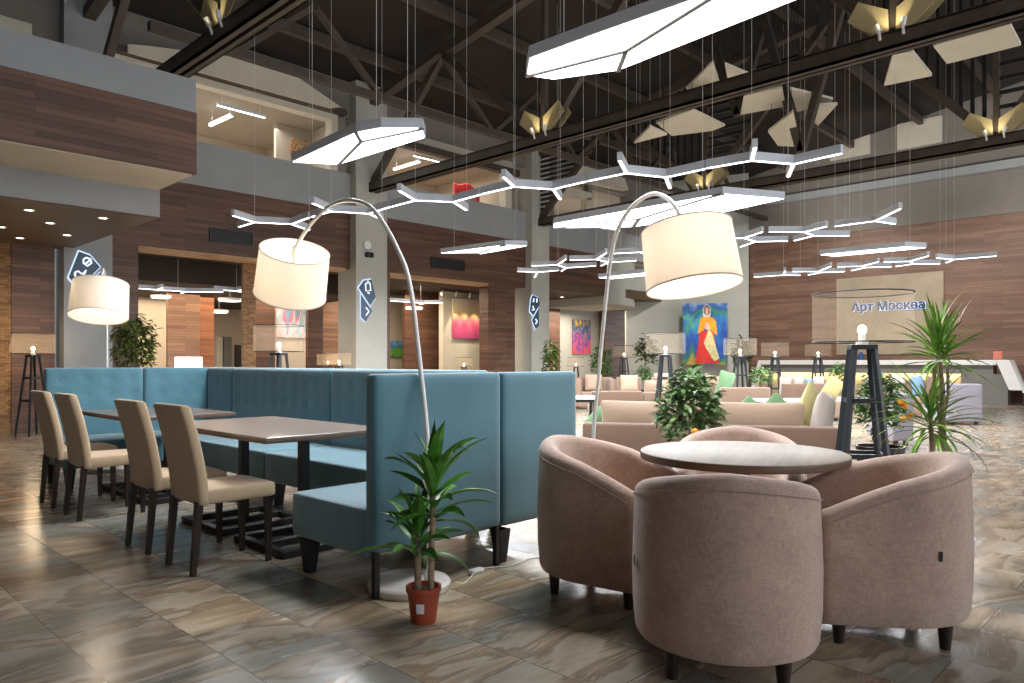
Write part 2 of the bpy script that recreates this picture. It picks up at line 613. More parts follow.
    def ball(s, c, r, n=12, sq=(1, 1, 1)):
        m = n // 2 + 1
        prof = [(math.sin(math.pi * i / (m - 1)), -math.cos(math.pi * i / (m - 1))) for i in range(m)]
        T = Matrix.Translation(c) @ Matrix.Diagonal((r * sq[0], r * sq[1], r * sq[2], 1))
        return s.lathe(prof, n, T)

    def build(s, name, mat, parent=None, smooth=True, bevel=0, loc=None):
        me = bpy.data.meshes.new(name)
        me.from_pydata([tuple(v) for v in s.v], [], s.f)
        me.materials.append(mat if not isinstance(mat, str) else M[mat])
        if smooth:
            for p in me.polygons:
                p.use_smooth = True
            me.set_sharp_from_angle(angle=R(38))
        me.update()
        o = bpy.data.objects.new(name, me)
        C.objects.link(o)
        if parent is not None:
            o.parent = parent
        if loc:
            o.location = loc
        if bevel:
            b = o.modifiers.new('edge', 'BEVEL')
            b.width, b.segments, b.limit_method, b.angle_limit = bevel, 2, 'ANGLE', R(40)
        return o


def props(o, label=None, cat=None, group=None, kind=None):
    if label:
        o['label'] = label
    if cat:
        o['category'] = cat
    if group:
        o['group'] = group
    if kind:
        o['kind'] = kind
    return o


def thing(name, label, cat, loc=(0, 0, 0), rz=0, group=None):
    o = bpy.data.objects.new(name, None)
    o.empty_display_size = .1
    C.objects.link(o)
    o.location = loc
    o.rotation_euler = (0, 0, rz)
    return props(o, label, cat, group)


def dup(root, loc, rz, label, group=None, scale=None):
    def cp(o, par):
        c = o.copy()
        C.objects.link(c)
        c.parent = par
        for ch in list(o.children):
            cp(ch, c)
        return c
    r = cp(root, None)
    r.location = loc
    r.rotation_euler = (0, 0, rz)
    r['label'] = label
    if group:
        r['group'] = group
    if scale:
        r.scale = (scale,) * 3
    return r


def struct(name, mb, mat, smooth=False, bevel=0):
    return props(mb.build(name, mat, None, smooth, bevel), kind='structure')


def sbox(name, lo, hi, mat):
    return struct(name, MB().b2(lo, hi), mat)

# ================================================================= SETTING
WY = 14.8                                   # plane of the colonnade wall
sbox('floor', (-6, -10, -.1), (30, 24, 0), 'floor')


def roof_z(y):
    return 7.8 + (WY - y) * .155


mb = MB()
mb.add([(-5, 15.3, roof_z(15.3)), (30, 15.3, roof_z(15.3)), (30, -10, roof_z(-10)), (-5, -10, roof_z(-10)),
        (-5, 15.3, roof_z(15.3) + .2), (30, 15.3, roof_z(15.3) + .2), (30, -10, roof_z(-10) + .2), (-5, -10, roof_z(-10) + .2)],
       [(0, 1, 2, 3), (7, 6, 5, 4), (0, 4, 5, 1), (1, 5, 6, 2), (2, 6, 7, 3), (3, 7, 4, 0)])
struct('ceiling', mb, 'roof')

# colonnade wall: wood band, grey parapet, grey upper wall
mb = MB()
mb.b2((4.58, WY, 3.4), (16.68, WY + .35, 4.75))
mb.b2((16.68, WY, 3.72), (19.9, WY + .35, 4.75))
for x0, x1 in ((4.58, 5.11), (10.71, 10.98), (14.36, 15.45)):
    mb.b2((x0, WY, 0), (x1, WY + .35, 3.4))
struct('wall_left', mb, 'clad')
sbox('wall_left_pier', (3.06, 14.72, 0), (3.70, 15.1, 3.32), 'clad')
sbox('trim_1', (2.70, 14.74, 0), (3.06, 15.1, 3.32), 'brick')
sbox('wall_left_end', (-5, 14.9, 0), (2.7, 15.1, 3.32), 'clad')
sbox('trim_2', (5.11, WY - .01, 3.33), (9.7, WY + .36, 3.41), 'lit_lintel')
sbox('trim_3', (10.98, WY - .01, 3.33), (14.36, WY + .36, 3.41), 'lit_lintel')
sbox('wall_left_parapet', (3.9, WY - .02, 4.75), (22.6, WY + .25, 5.63), 'grey')
mb = MB()
mb.b2((-5, WY, 6.95), (24, WY + .25, 8.0))
mb.b2((-5, WY, 4.8), (4.0, WY + .25, 6.95))
for x0, x1 in ((9.42, 9.7), (10.7, 10.9), (15.2, 15.5), (16.6, 17.2), (18.9, 19.1), (21, 24)):
    mb.b2((x0, WY, 5.63), (x1, WY + .25, 6.95))
struct('wall_left_upper', mb, 'grey_dk')
sbox('wall_rear', (-5.2, -10, 0), (-5, 15.3, 12), 'clad')
sbox('wall_light_block', (-5, -7.2, 0), (-2.6, -7, 11), 'grey')  # unseen stub wall added to hold back ambient light behind the camera
# columns
for i, (x0, x1) in enumerate(((3.80, 4.58), (9.82, 10.71), (15.90, 16.68))):
    sbox('column' if not i else 'column.%03d' % i, (x0, 14.55, 0), (x1, 15.3, 7.8), 'grey_lt' if i else 'grey')
# steel bearing collars where the trusses meet the columns
# balcony over the corner
sbox('wall_balcony', (-5, 10.7, 3.23), (3.98, 14.9, 3.62), 'grey')
sbox('wall_balcony_band', (-5, 9.5, 3.62), (3.99, 14.9, 4.41), 'clad')
sbox('wall_balcony_parapet', (-5, 9.5, 4.41), (3.98, 9.8, 4.83), 'grey')
sbox('ceiling_balcony_soffit', (-5, 10.72, 3.21), (3.96, 14.9, 3.24), 'soffit')
sbox('trim_4', (-5, 9.55, 3.60), (3.95, 10.7, 3.63), 'cream')
# upper wall pieces behind the balcony
sbox('wall_balcony_upper', (-5, 14.5, 4.8), (2.2, 14.8, 6.4), 'grey_dk')

# interior rooms behind the openings (ceiling, back wall, side walls)
sbox('ceiling_room', (3.5, WY + .35, 3.42), (20, 23.5, 3.5), 'room_dark')
sbox('ceiling_room_drop', (4.0, 16.3, 2.92), (11.6, 23.2, 3.0), 'room_dark')
sbox('ceiling_room_fascia', (4.0, 16.3, 3.0), (11.6, 16.36, 3.42), 'room_dark')
sbox('wall_room_back', (3, 23.2, 0), (28, 23.4, 3.5), 'cream')
E2 = 0


def wallseg(name, px0, px1, y, z1, mat, depth=.25, z0=0):
    a, b = pY(px0, HY, y), pY(px1, HY, y)
    return sbox(name, (a.x, y, z0), (b.x, y + depth, z1), mat)


wallseg('wall_room', 128, 169, 20.5, 3.42, 'cream')
wallseg('wall_room_pier', 168, 200, 18.5, 3.42, 'clad_pale', .12)
wallseg('wall_room_pier.001', 200.5, 214, 19.0, 3.42, 'orange_wood', .1)
wallseg('wall_room_pier.002', 243, 256, 15.17, 3.41, 'brick', .08)
wallseg('wall_room_panel', 256, 275, 18.2, 3.42, 'clad', .12)
wallseg('wall_room_panel.001', 274, 309, 18.4, 3.42, 'cream', .2)
wallseg('wall_room_pier.003', 308, 323, 17.2, 3.42, 'clad', .12)
wallseg('wall_room_panel.002', 322, 352, 18.6, 3.42, 'clad_pale', .2)
wallseg('wall_room_panel.003', 352, 406, 19.6, 3.42, 'cream', .2)
wallseg('wall_room_panel.004', 405, 444, 18.2, 3.42, 'clad', .12)
wallseg('wall_room_panel.005', 443, 488, 17.6, 3.42, 'cream_lt', .2)
wallseg('wall_room_panel.006', 487, 520, 16.6, 3.42, 'clad', .3)
# doors in the far corridor
for i, (p0, p1, pt, mt) in enumerate(((216, 223, 337, 'cream_lt'), (222, 231, 337, 'counter_grey'), (235, 243, 345, 'dark_wood'))):
    a, b = pY(p0, 340, 23.15), pY(p1, pt, 23.15)
    props(MB().b2((a.x, 23.1, 0), (b.x, 23.2, b.z)).build('door_%d' % (i + 1), mt, None, False), kind='structure')

# gallery rooms on the upper floor
sbox('floor_gallery', (3.9, WY + .25, 4.65), (24, 19.5, 4.75), 'cream')
sbox('ceiling_gallery', (3.9, WY + .25, 6.93), (24, 19.5, 7.0), 'gal_ceil')
sbox('wall_gallery_back', (3.9, 18.6, 4.75), (24, 18.8, 6.95), 'cream')
a, b = pY(276, 150, 16.3), pY(330, 150, 16.3)
sbox('wall_gallery_screen', (a.x, 16.3, 4.75), (b.x, 16.4, 6.93), 'cream')
a, b = pY(-8, 20, 14.42), pY(32, 37, 14.42)
sbox('trim_16', (a.x, 14.42, b.z - .02), (b.x, 14.5, b.z + .22), 'cream_lt')  # pale cream box painted in place of a lit gallery opening
sbox('wall_gallery_partition', (9.7, WY + .3, 4.75), (10.6, 18.6, 6.95), 'cream')
sbox('wall_gallery_partition.001', (15.6, WY + .3, 4.75), (16.4, 18.6, 6.95), 'cream')
sbox('trim_5', (4.6, WY - .06, 6.78), (9.45, WY + .2, 6.97), 'cream_lt')
sbox('trim_6', (9.28, WY - .06, 5.63), (9.45, WY + .2, 6.8), 'cream_lt')
sbox('trim_7', (4.6, WY - .22, 6.92), (9.6, WY, 7.04), 'steel')
sbox('trim_8', (10.9, WY - .06, 6.8), (15.3, WY + .2, 6.97), 'cream_lt')
sbox('trim_9', (15.0, WY - .06, 5.63), (15.25, WY + .2, 6.8), 'cream_lt')
sbox('trim_10', (17.2, WY - .06, 6.45), (19.0, WY + .2, 6.7), 'cream_lt')
sbox('trim_11', (18.75, WY - .06, 5.63), (19.05, WY + .2, 6.5), 'cream_lt')
sbox('trim_12', (10.8, WY - .25, 6.55), (15.4, WY - .05, 6.72), 'steel')

# recess and diagonal grey wall at the far end
sbox('wall_far_recess', (17, 18.9, 0), (30, 19.1, 3.6), 'cream')
wallseg('wall_far_panel', 543, 560, 18.0, 3.5, 'clad', .3)
wallseg('wall_far_panel.001', 559, 606, 18.4, 3.5, 'grey_lt', .2)
wallseg('wall_far_panel.002', 605, 640, 18.0, 3.5, 'clad', .3)
sbox('ceiling_far', (16.7, WY + .02, 3.42), (26, 19, 3.72), 'soffit')
mb = MB()
A, B = Vector((22.35, 15.75, 0)), Vector((25.5, 12.52, 0))
nrm = Vector((.72, .69, 0)) * .3
mb.prism([A, B, B + Vector((0, 0, 8.6)), A + Vector((0, 0, 8.6))], nrm)
struct('wall_back', mb, 'grey_lt')
# rounded grey bulkhead between recess and diagonal wall
mb = MB()
poly = [(19.9, WY - .02), (20.5, WY - .05)]
for i in range(9):
    t = i / 8 * math.pi / 2
    poly.append((21.0 + 1.5 * math.sin(t), WY + .02 + 1.2 * (1 - math.cos(t))))
poly += [(22.6, 17.5), (19.9, 17.5)]
mb.prism([(x, y, 3.15) for x, y in poly], (0, 0, 2.5))
struct('wall_bulkhead', mb, 'grey_lt')

# reception wall
XR = 26.0
sbox('wall_right', (XR, -9, 0), (XR + .3, 13.2, 5.62), 'clad_far')
sbox('wall_right_upper', (XR - .05, -9, 5.62), (XR + .3, 13.2, 9.8), 'grey_dk')
a, b = pX(836.5, 279, XR - .06), pX(943.5, 350, XR - .06)
sbox('wall_right_panel', (XR - .06, b.y, 1.45), (XR, a.y, a.z), 'stone')
for i, (q0, q1) in enumerate((((830, 143), (870, 150)), ((897, 128), (942, 138)))):
    p0, p1 = pX(q0[0], q0[1], XR - .1), pX(q1[0], q1[1], XR - .1)
    sbox('trim_%d' % (13 + i), (XR - .1, p1.y, min(p0.z, p1.z) - .12), (XR - .05, p0.y, max(p0.z, p1.z) + .12), 'cream_lt')
sbox('trim_15', (XR - .35, 1.0, 6.9), (XR - .05, 12, 7.15), 'grey')

# ================================================================= ROOF STEEL
NODES_B = [14.6, 9.1, 3.05, -3.0, -9.0]
NODES_T = [12.0, 6.1, 0.05, -6.0]
ZB = 5.25
TRUSS = [(4.2, 'steel roof truss over the corner balcony and wood band'),
         (10.3, 'long steel roof truss passing in front of the hanging ceiling panels'),
         (16.3, 'steel roof truss filled with black slats, close to the reception hall'),
         ]
for ti, (tx, lab) in enumerate(TRUSS):
    t = thing('roof_truss', lab, 'truss', (tx, 0, 0), 0, 'roof trusses of the hall')
    mb = MB()
    for s in (-.075, .075):
        mb.b2((s - .045, -9.5, ZB - .02), (s + .045, 14.6 if ti else 12.0, ZB + .02))
        mb.b2((s - .045 if s < 0 else s + .025, -9.5, ZB - .02), (s - .025 if s < 0 else s + .045, 14.6 if ti else 12.0, ZB + .2))
        mb.b2((s - .045, -9.5, ZB + .18), (s + .045, 14.6 if ti else 12.0, ZB + .21))
    mb.build('bottom_chord', 'steel', t, False)
    tz = lambda y: roof_z(y) - .42
    MB().bar((0, 14.6, tz(14.6)), (0, -9.5, tz(-9.5)), .2, .2).build('top_chord', 'steel', t, False)
    for y in NODES_B:
        for yt in NODES_T:
            if abs(y - yt) < 3.4:
                MB().bar((0, y, ZB + .15), (0, yt, tz(yt)), .13, .16).build('diagonal', 'steel', t, False)
        if y > -8 and y < 14:
            MB().bar((0, y, ZB + .15), (0, y, tz(y)), .1, .1).build('post', 'steel', t, False)
            g = MB()
            for gx in (.09, -.1):
                for sg in (-1, 1):
                    g.prism([(gx, y + sg * .04, ZB + .2), (gx, y + sg * .22, ZB + .2), (gx, y + sg * .56, ZB + .5), (gx, y + sg * .42, ZB + .72), (gx, y + sg * .05, ZB + .5)], (.012, 0, 0))
            g.build('gusset_plate', 'steel_w', t, False)
            for dy in (-.14, .14):
                sp = MB()
                sp.tube([(-.16, y + dy, ZB + .22), (-.19, y + dy * 1.2, ZB + .31)], .034, 12)
                sp.tube([(-.12, y + dy, ZB + .12), (-.16, y + dy, ZB + .22)], .018, 8)
                sp.build('uplight', 'white', t)
            spot('uplight_beam', (tx - .3, y, ZB + .1), (tx - .02, y, ZB + 1.0), 11 if ti else 7, (1, .88, .6), 80)
    if ti == 2:
        # slat infill: upright slats before each post, level slats after it
        for y in (9.1, 3.05, 14.6):
            yt = y - 3.0 if y > 4 else 0.05
            ya = y + 2.95
            if y < 14:
                sl = MB()
                n = 15
                for i in range(1, n):
                    yy = y + (ya - y) * i / n
                    z0 = ZB + .2 + (tz(ya) - ZB - .2) * (i / n)
                    sl.b2((-.02, yy - .035, z0), (.02, yy + .035, tz(yy)))
                sl.build('upright_slats', 'black', t, False)
            sl = MB()
            n = 14
            yb = y - 2.95
            for i in range(1, n):
                zz = ZB + .2 + (tz(y) - ZB - .2) * i / n
                fr = min(1, (zz - ZB - .2) / (tz(yb) - ZB - .2))
                sl.b2((-.02, y - 2.95 * fr, zz - .035), (.02, y, zz + .035))
            sl.build('level_slats', 'black', t, False)

# purlins under the roof sheet, running from truss to truss
for i, y in enumerate((13.4, 11.2, 9.0, 6.9, 4.8, 2.7, 0.6, -1.6)):
    o = struct('ceiling_purlin' if not i else 'ceiling_purlin.%03d' % i, MB().b2((-4, y - .07, roof_z(y) - .26), (26, y + .07, roof_z(y) - .03)), 'steel')
# bracing trusses that run between the main trusses
for j, y in enumerate((12.0,)):
    t = thing('brace_truss', ('steel brace running along the colonnade under the roof', 'steel brace crossing the middle of the hall roof')[j], 'truss', (0, y, 0), 0, 'roof braces between the trusses')
    zt = roof_z(y) - .5
    MB().bar((4.3, 0, zt - 1.3), (25.8, 0, zt - 1.3), .14, .14).build('lower_chord', 'steel', t, False)
    for x in (4.2, 10.3, 16.3, 22.3):
        for k in range(2):
            x0, x1 = x + 3 * k, x + 3 * k + 1.5
            if x1 + 1.5 < 26:
                MB().bar((x0, 0, zt), (x1, 0, zt - 1.3), .1, .1).build('diagonal', 'steel', t, False)
                MB().bar((x1, 0, zt - 1.3), (x1 + 1.5, 0, zt), .1, .1).build('diagonal', 'steel', t, False)
# the hung V braces seen among the pale ceiling panels
for j, (q0, q1, q2) in enumerate((((713, 39), (738, 115), (760, 37)), ((783, 86), (801, 152), (816, 98)))):
    xb = (15.4, 14.9)[j]
    P = [pX(q[0], q[1], xb) for q in (q0, q1, q2)]
    t = thing('hanging_brace', ('V-shaped steel brace under the longest light panel', 'V-shaped steel brace beside the small pale ceiling panel')[j], 'brace', (xb, P[1].y, P[1].z), 0, 'hung V braces')
    for a in (P[0], P[2]):
        d = a - P[1]
        k = (roof_z(P[1].y) + .1 - P[1].z) / d.z
        e = d * k
        MB().bar((0, 0, 0), (0, e.y, e.z), .15, .15).build('strut', 'steel', t, False)

# pale acoustic panels hung under the roof
PAN = [
    ([(686, 89), (713, 62), (722, 91), (698, 97)], 7.0, 'pale four-sided ceiling panel with a peaked top, nearest the longest light'),
    ([(725, 64.5), (762, 80), (741, 84), (729, 88)], 7.0, 'small pale ceiling panel behind the V-shaped brace'),
    ([(656, 123), (692, 110), (725, 126), (712, 131), (672, 136)], 6.3, 'broad pale ceiling panel above the black upright slats'),
    ([(740.6, 115), (744, 96), (782, 88), (785.5, 106.5)], 6.6, 'pale oblong ceiling panel under the long truss chord'),
    ([(790, 89), (833, 99.6), (832, 103), (797, 112)], 6.6, 'pale ceiling panel with a bluish lit rim'),
    ([(817, 106), (837.5, 104.5), (818, 126), (804, 114)], 6.4, 'pale ceiling panel with a pointed lower tip'),
    ([(768, 132), (793, 112), (801, 147), (778, 146)], 6.0, 'tall pale ceiling panel crossed by the V-shaped brace'),
    ([(634, 143.5), (650, 127), (667, 135)], 6.0, 'small triangular pale ceiling panel before the slats'),
    ([(884, 86), (893, 55), (912, 51.5), (932, 76)], 5.7, 'pale trapezoid ceiling panel below the gusset with two spotlights'),
    ([(933, 46), (1010, 24.5), (1021, 45.5), (947, 64)], 5.8, 'long pale parallelogram ceiling panel over the black slats'),
]
for q, z, lab in PAN:
    P = [pZ(a, b, z) for a, b in q]
    c = sum(P, Vector()) / len(P)
    t = thing('ceiling_panel', lab, 'ceiling panel', c, 0, 'pale panels hung under the roof')
    MB().prism([p - c for p in P], (0, 0, .05)).build('board', 'cream_lt', t, False)
    for p in P[:3]:
        e = (p - c) * .8
        MB().tube([(e.x, e.y, .04), (e.x, e.y, roof_z(c.y + e.y) - c.z - .012)], .006, 6).build('cable', 'black', t)

# pale gable boards fixed above the gallery openings
g = [pY(*p, 14.52) for p in [(128, 52), (128, 44), (150, 46), (277, 62.5), (341, 107), (330, 108)]]
o = MB().prism(g, (0, .05, 0)).build('gable_board', 'cream_lt', None, False)
props(o, 'long pale gable board above the gallery opening beside the balcony', 'gable board')
g = [pY(*p, 14.52) for p in [(570, 178), (582, 166), (622, 172), (629, 190), (618, 188)]]
o = MB().prism(g, (0, .27, 0)).build('gable_board', 'cream_lt', None, False)
props(o, 'short pale gable board over the farthest gallery opening', 'gable board')

# ================================================================= FURNITURE
# ---- round table and barrel chairs
def round_table(loc, label):
    t = thing('round_table', label, 'table', loc, R(20))
    MB().lathe([(.0, .752), (.495, .752), (.5, .749), (.5, .745)], 72).build('tabletop', 'top_r', t)
    MB().lathe([(.5, .745), (.502, .735), (.5, .715), (.495, .712), (0, .712)], 72).build('table_edge', 'edge', t)
    MB().lathe([(0, .03), (.26, .03), (.27, .02), (.27, 0), (0, 0)], 40).build('foot_plate', 'black', t)
    MB().lathe([(0, .712), (.13, .712), (.13, .70), (.045, .69), (.04, .06), (.055, .03), (0, .03)], 24).build('pedestal', 'edge', t)
    return t


def barrel_path(n=28, rad=.308, arm=.285):
    """plan of the shell's middle line from one arm end round the back to the other; returns (point, outward normal, u 0..1 from back)"""
    pts = []
    na = 7
    for i in range(na):
        x = arm * (1 - i / na)
        pts.append((Vector((x, -rad)), Vector((0, -1)), .55 + .45 * (x / arm)))
    for i in range(n + 1):
        a = -math.pi / 2 - math.pi * i / n
        d = Vector((math.cos(a), math.sin(a)))
        pts.append((d * rad, d, .55 * abs(1 - 2 * i / n)))
    for i in range(1, na + 1):
        x = arm * i / na
        pts.append((Vector((x, rad)), Vector((0, 1)), .55 + .45 * (x / arm)))
    return pts


def barrel_chair(loc, rz, label, group, tag_side=1):
    t = thing('barrel_chair', label, 'armchair', (loc[0], loc[1], 0), rz, group)
    path = barrel_path()
    W = .047
    BOT = .115
    prof_n = 9

    def ztop(u):
        return .80 - .205 * (u ** 1.45)
    vs, fs = [], []
    rings = []
    for idx, (p, nn, u) in enumerate(path):
        zt = ztop(u)
        ring = []
        # outer side from bottom to top, crown, inner side down to seat
        endw = 1.0
        for h, bul in ((0, -.032), (.015, -.012), (.05, -.002), (.25, .008), (.5, .010), (.8, .004)):
            ring.append((W + bul, BOT + (zt - .045 - BOT) * h))
        for k in range(prof_n):
            a = math.pi * k / (prof_n - 1)
            ring.append((W * math.cos(a), zt - .045 + .045 * math.sin(a)))
        ring += [(-W - .012, zt - .12), (-W - .02, .46), (-W - .02, .30)]
        rings.append([(p.x + nn.x * o, p.y + nn.y * o, z) for o, z in ring])
    # rounded arm ends: shrink two more rings beyond each end
    def cap(ring, dx, k):
        cx = sum(q[0] for q in ring) / len(ring)
        cy = sum(q[1] for q in ring) / len(ring)
        cz = sum(q[2] for q in ring) / len(ring)
        hz = max(q[2] for q in ring)
        return [(q[0] + dx, cy + (q[1] - cy) * k, q[2] - (1 - k) * .05 * max(0, (q[2] - .3) / (hz - .3))) for q in ring]
    first = rings[0]
    last = rings[-1]
    pre = [cap(first, .040, .25), cap(first, .034, .62), cap(first, .02, .88)]
    post = [cap(last, .02, .88), cap(last, .034, .62), cap(last, .040, .25)]
    rings = pre + rings + post
    m = len(rings[0])
    for r_ in rings:
        vs += r_
    for i in range(len(rings) - 1):
        for k in range(m - 1):
            fs.append((i * m + k, i * m + k + 1, (i + 1) * m + k + 1, (i + 1) * m + k))
    b = MB()
    b.add(vs, fs)
    n_ = len(rings)
    b.add(rings[0], [tuple(range(m))])
    b.add(rings[-1], [tuple(range(m - 1, -1, -1))])
    # underside
    bot = [r_[0] for r_ in rings]
    b.add(bot, [tuple(range(len(bot)))])
    b.build('shell', 'taupe', t)
    # seam piping below the crown on the outside
    pts = []
    for p, nn, u in path:
        z = ztop(u) - .052
        pts.append((p.x + nn.x * (W + .006), p.y + nn.y * (W + .006), z))
    MB().tube(pts, .0022, 6).build('piping', 'taupe', t)
    # seat: front apron and cushion
    def rounder(p):
        q = Vector(p)
        if q.x < 0:
            k = q.x / .33
            q.y *= math.sqrt(max(.05, 1 - .75 * k * k))
        q.z += .018 * max(0, q.z) / .07 * (1 - (q.y / .3) ** 2)
        return q
    MB().rbox((.04, 0, .395), (.56, .506, .14), .035, (8, 8, 2), rounder).build('seat_cushion', 'taupe_in', t)
    MB().rbox((.05, 0, .23), (.54, .506, .21), .02, (8, 6, 2), lambda p: rounder(p) if p.z < 0 or True else p).build('seat_base', 'taupe', t)
    for sx in (-.20, .22):
        for sy in (-.2, .2):
            lg = MB()
            lg.lathe([(0, 0), (.021, 0), (.033, .125), (0, .125)], 14)
            lg.build('leg', 'dark_wood', t, loc=(sx, sy, 0))
    if not tag_side:
        return t
    tg = MB().box((-.13, tag_side * (.308 * .92 + .064), .42), (.012, .004, .04))
    o = tg.build('fabric_tag', 'black_plastic', t)
    o.rotation_euler = (0, 0, 0)
    o['label'] = 'small black fabric tag'
    return t


TC = (3.45, 1.73)
round_table((TC[0], TC[1], 0), 'round pale wood pedestal table ringed by four taupe tub armchairs')
barrel_chair((3.13, 2.33), R(-80), 'taupe tub armchair seen side-on, next to the blue-grey banquette end', 'tub armchairs around the round table', 0)
barrel_chair((2.705, 1.43), R(30), 'taupe tub armchair with its rounded back to the camera, closest of all', 'tub armchairs around the round table', 1)
barrel_chair((3.525, 1.11), R(124), 'taupe tub armchair standing beside the spiky plant in the white pot', 'tub armchairs around the round table', 1)
barrel_chair((4.03, 2.05), R(207), 'taupe tub armchair mostly hidden behind the round tabletop', 'tub armchairs around the round table', 0)


# ---- dining chairs
def dining_chair(loc, label, group):
    t = thing('dining_chair', label, 'chair', (loc[0], loc[1], 0), 0, group)

    def seatfn(p):
        q = Vector(p)
        if q.z > 0:
            q.z += .016 * (1 - (q.x / .25) ** 2) * (1 - (q.y / .22) ** 2)
        q.y *= 1 - .035 * (q.x + .23) / .46 * 0
        return q
    MB().rbox((.255, 0, .435), (.46, .42, .085), .02, (6, 6, 2), seatfn).build('seat', 'beige', t)

    def backfn(p):
        q = Vector(p)
        h = (q.z + .285) / .57
        q.x += .035 - .11 * h ** 1.6
        q.y *= 1.0 - .03 * h
        q.x *= 1
        return q
    MB().rbox((.02, 0, .675), (.062, .425, .57), .02, (1, 6, 12), backfn).build('backrest', 'beige', t)
    for sy in (-.172, .172):
        MB().bar((.035, sy, .41), (0.0, sy, 0), .04, .045, .03, .032, up=(0, 1, 0)).build('leg', 'dark_wood', t, False, .003)
        MB().bar((.45, sy, .41), (.455, sy, 0), .042, .042, .03, .03, up=(0, 1, 0)).build('leg', 'dark_wood', t, False, .003)
    return t


ch = dining_chair((1.72, 4.32), 'beige dining chair nearest the camera, tucked at the near dining table', 'beige dining chairs')
for y, lab in ((4.99, 'beige dining chair second from the camera, at the far end of the near table'),
               (6.37, 'beige dining chair third from the camera, at the near end of the far table'),
               (7.06, 'beige dining chair at the end of the row, closest to the tufted banquette')):
    dup(ch, (1.72, y, 0), 0, lab, 'beige dining chairs')


# ---- dining tables
def dining_table(y0, y1, posts, label, fs=.62):
    yc = (y0 + y1) / 2
    t = thing('dining_table', label, 'table', (2.57, yc, 0), 0, 'dining tables of the booth')
    MB().box((0, 0, .741), (.92, y1 - y0, .018)).build('tabletop', 'top', t, False, .004)
    MB().box((0, 0, .723), (.918, y1 - y0 - .002, .019)).build('table_edge', 'edge', t, False, .003)
    for y in posts:
        y -= yc
        MB().b2((-.03, y - .03, .03), (.03, y + .03, .714)).build('pedestal', 'black', t, False, .004)
        MB().b2((-.2, y - .2, .703), (.2, y + .2, .7135)).build('mounting_plate', 'black', t, False)
        fr = MB()
        a = fs / 2
        for s in (-1, 1):
            fr.b2((-a, y + s * a - .03 * (1 + s), 0), (a, y + s * a + .03 * (1 - s), .045))
            fr.b2((s * a - .03 * (1 + s), y - a + .06, 0), (s * a + .03 * (1 - s), y + a - .06, .045))
        fr.b2((-a + .06, y - .03, .0), (a - .06, y + .03, .045))
        fr.build('foot_frame', 'black', t, False, .004)
    return t


dining_table(4.06, 5.69, (4.42, 5.28), 'dark walnut dining table nearest the camera, on two black frame feet', .66)
dining_table(6.38, 7.66, (6.72, 7.34), 'dark walnut dining table farther away, before the tufted banquette', .56)


# ---- banquettes
def tuft_back(w, z0, z1, th, rows, cols, x_in=0):
    """upright upholstered slab: x 0..w, outer face y=0, inner face y=th, dimples on the inner face"""
    d = (w, th, z1 - z0)

    def fn(p):
        q = Vector(p)
        if q.y > th / 2 - .03:
            for r in rows:
                for cx in cols:
                    dx, dz = q.x - (cx - w / 2), q.z - (r - (z0 + z1) / 2)
                    q.y -= .016 * math.exp(-(dx * dx + dz * dz) / .0016)
            edge = max(0, 1 - min(w / 2 - abs(q.x), .2) / .2)
            q.y -= .006 * edge
        return q
    return MB().rbox((w / 2, th / 2, (z0 + z1) / 2), d, .028, (max(8, int(w / .035)), 2, 22), fn)


def feet(t, spots):
    for x, y, kind in spots:
        if kind == 'taper':
            m = MB()
            a, b = .045, .026
            m.add([(-b, -b, 0), (b, -b, 0), (b, b, 0), (-b, b, 0), (-a, -a, .2), (a, -a, .2), (a, a, .2), (-a, a, .2)],
                  [(0, 3, 2, 1), (4, 5, 6, 7), (0, 1, 5, 4), (1, 2, 6, 5), (2, 3, 7, 6), (3, 0, 4, 7)])
            m.build('leg', 'black', t, False, .003, (x, y, 0))
        else:
            MB().b2((-.016, -.016, 0), (.016, .016, .245)).build('leg', 'black', t, False, .003, (x, y, 0))


def banquette(label, loc, rz, w, seat_w0, seat_w1, depth, rows=(), cols=(), side=None, th=.1, z0=.235):
    t = thing('banquette', label, 'bench', (loc[0], loc[1], 0), rz, 'booth benches')
    bk = tuft_back(w, z0, 1.14, th, rows, cols).build('backrest', 'teal', t)
    for r in rows:
        for cx in cols:
            MB().ball((cx, th - .012, r), .011, 8, (1, .5, 1)).build('button', 'teal', bk)

    def sf(p):
        q = Vector(p)
        if q.z > 0:
            q.z += .012 * (1 - (2 * q.x / (seat_w1 - seat_w0)) ** 2) * (1 - (2 * q.y / depth) ** 2)
        return q
    MB().rbox(((seat_w0 + seat_w1) / 2, th + (depth - th) / 2 - .01, .325), (seat_w1 - seat_w0, depth - th + .02, .25), .025, (10, 8, 3), sf).build('seat', 'teal', t)
    return t


# near bench: back panel to the camera, seat on the far side
rows2 = (.98, .80)
b1 = banquette('blue-grey banquette end module behind the potted dracaena', (2.17, 3.05), 0, .902, 0, .902, .82, rows2, (.15, .35, .55, .75))
feet(b1, [(.026, .03, 'strip'), (.05, .70, 'taper'), (.86, .70, 'taper'), (.885, .03, 'strip')])
b2 = banquette('blue-grey banquette corner module beside the side-on tub armchair', (3.08, 3.05), 0, .70, 0, .58, .80, rows2, (.15, .35))
feet(b2, [(.05, .07, 'taper'), (.64, .05, 'taper'), (.64, .72, 'taper')])
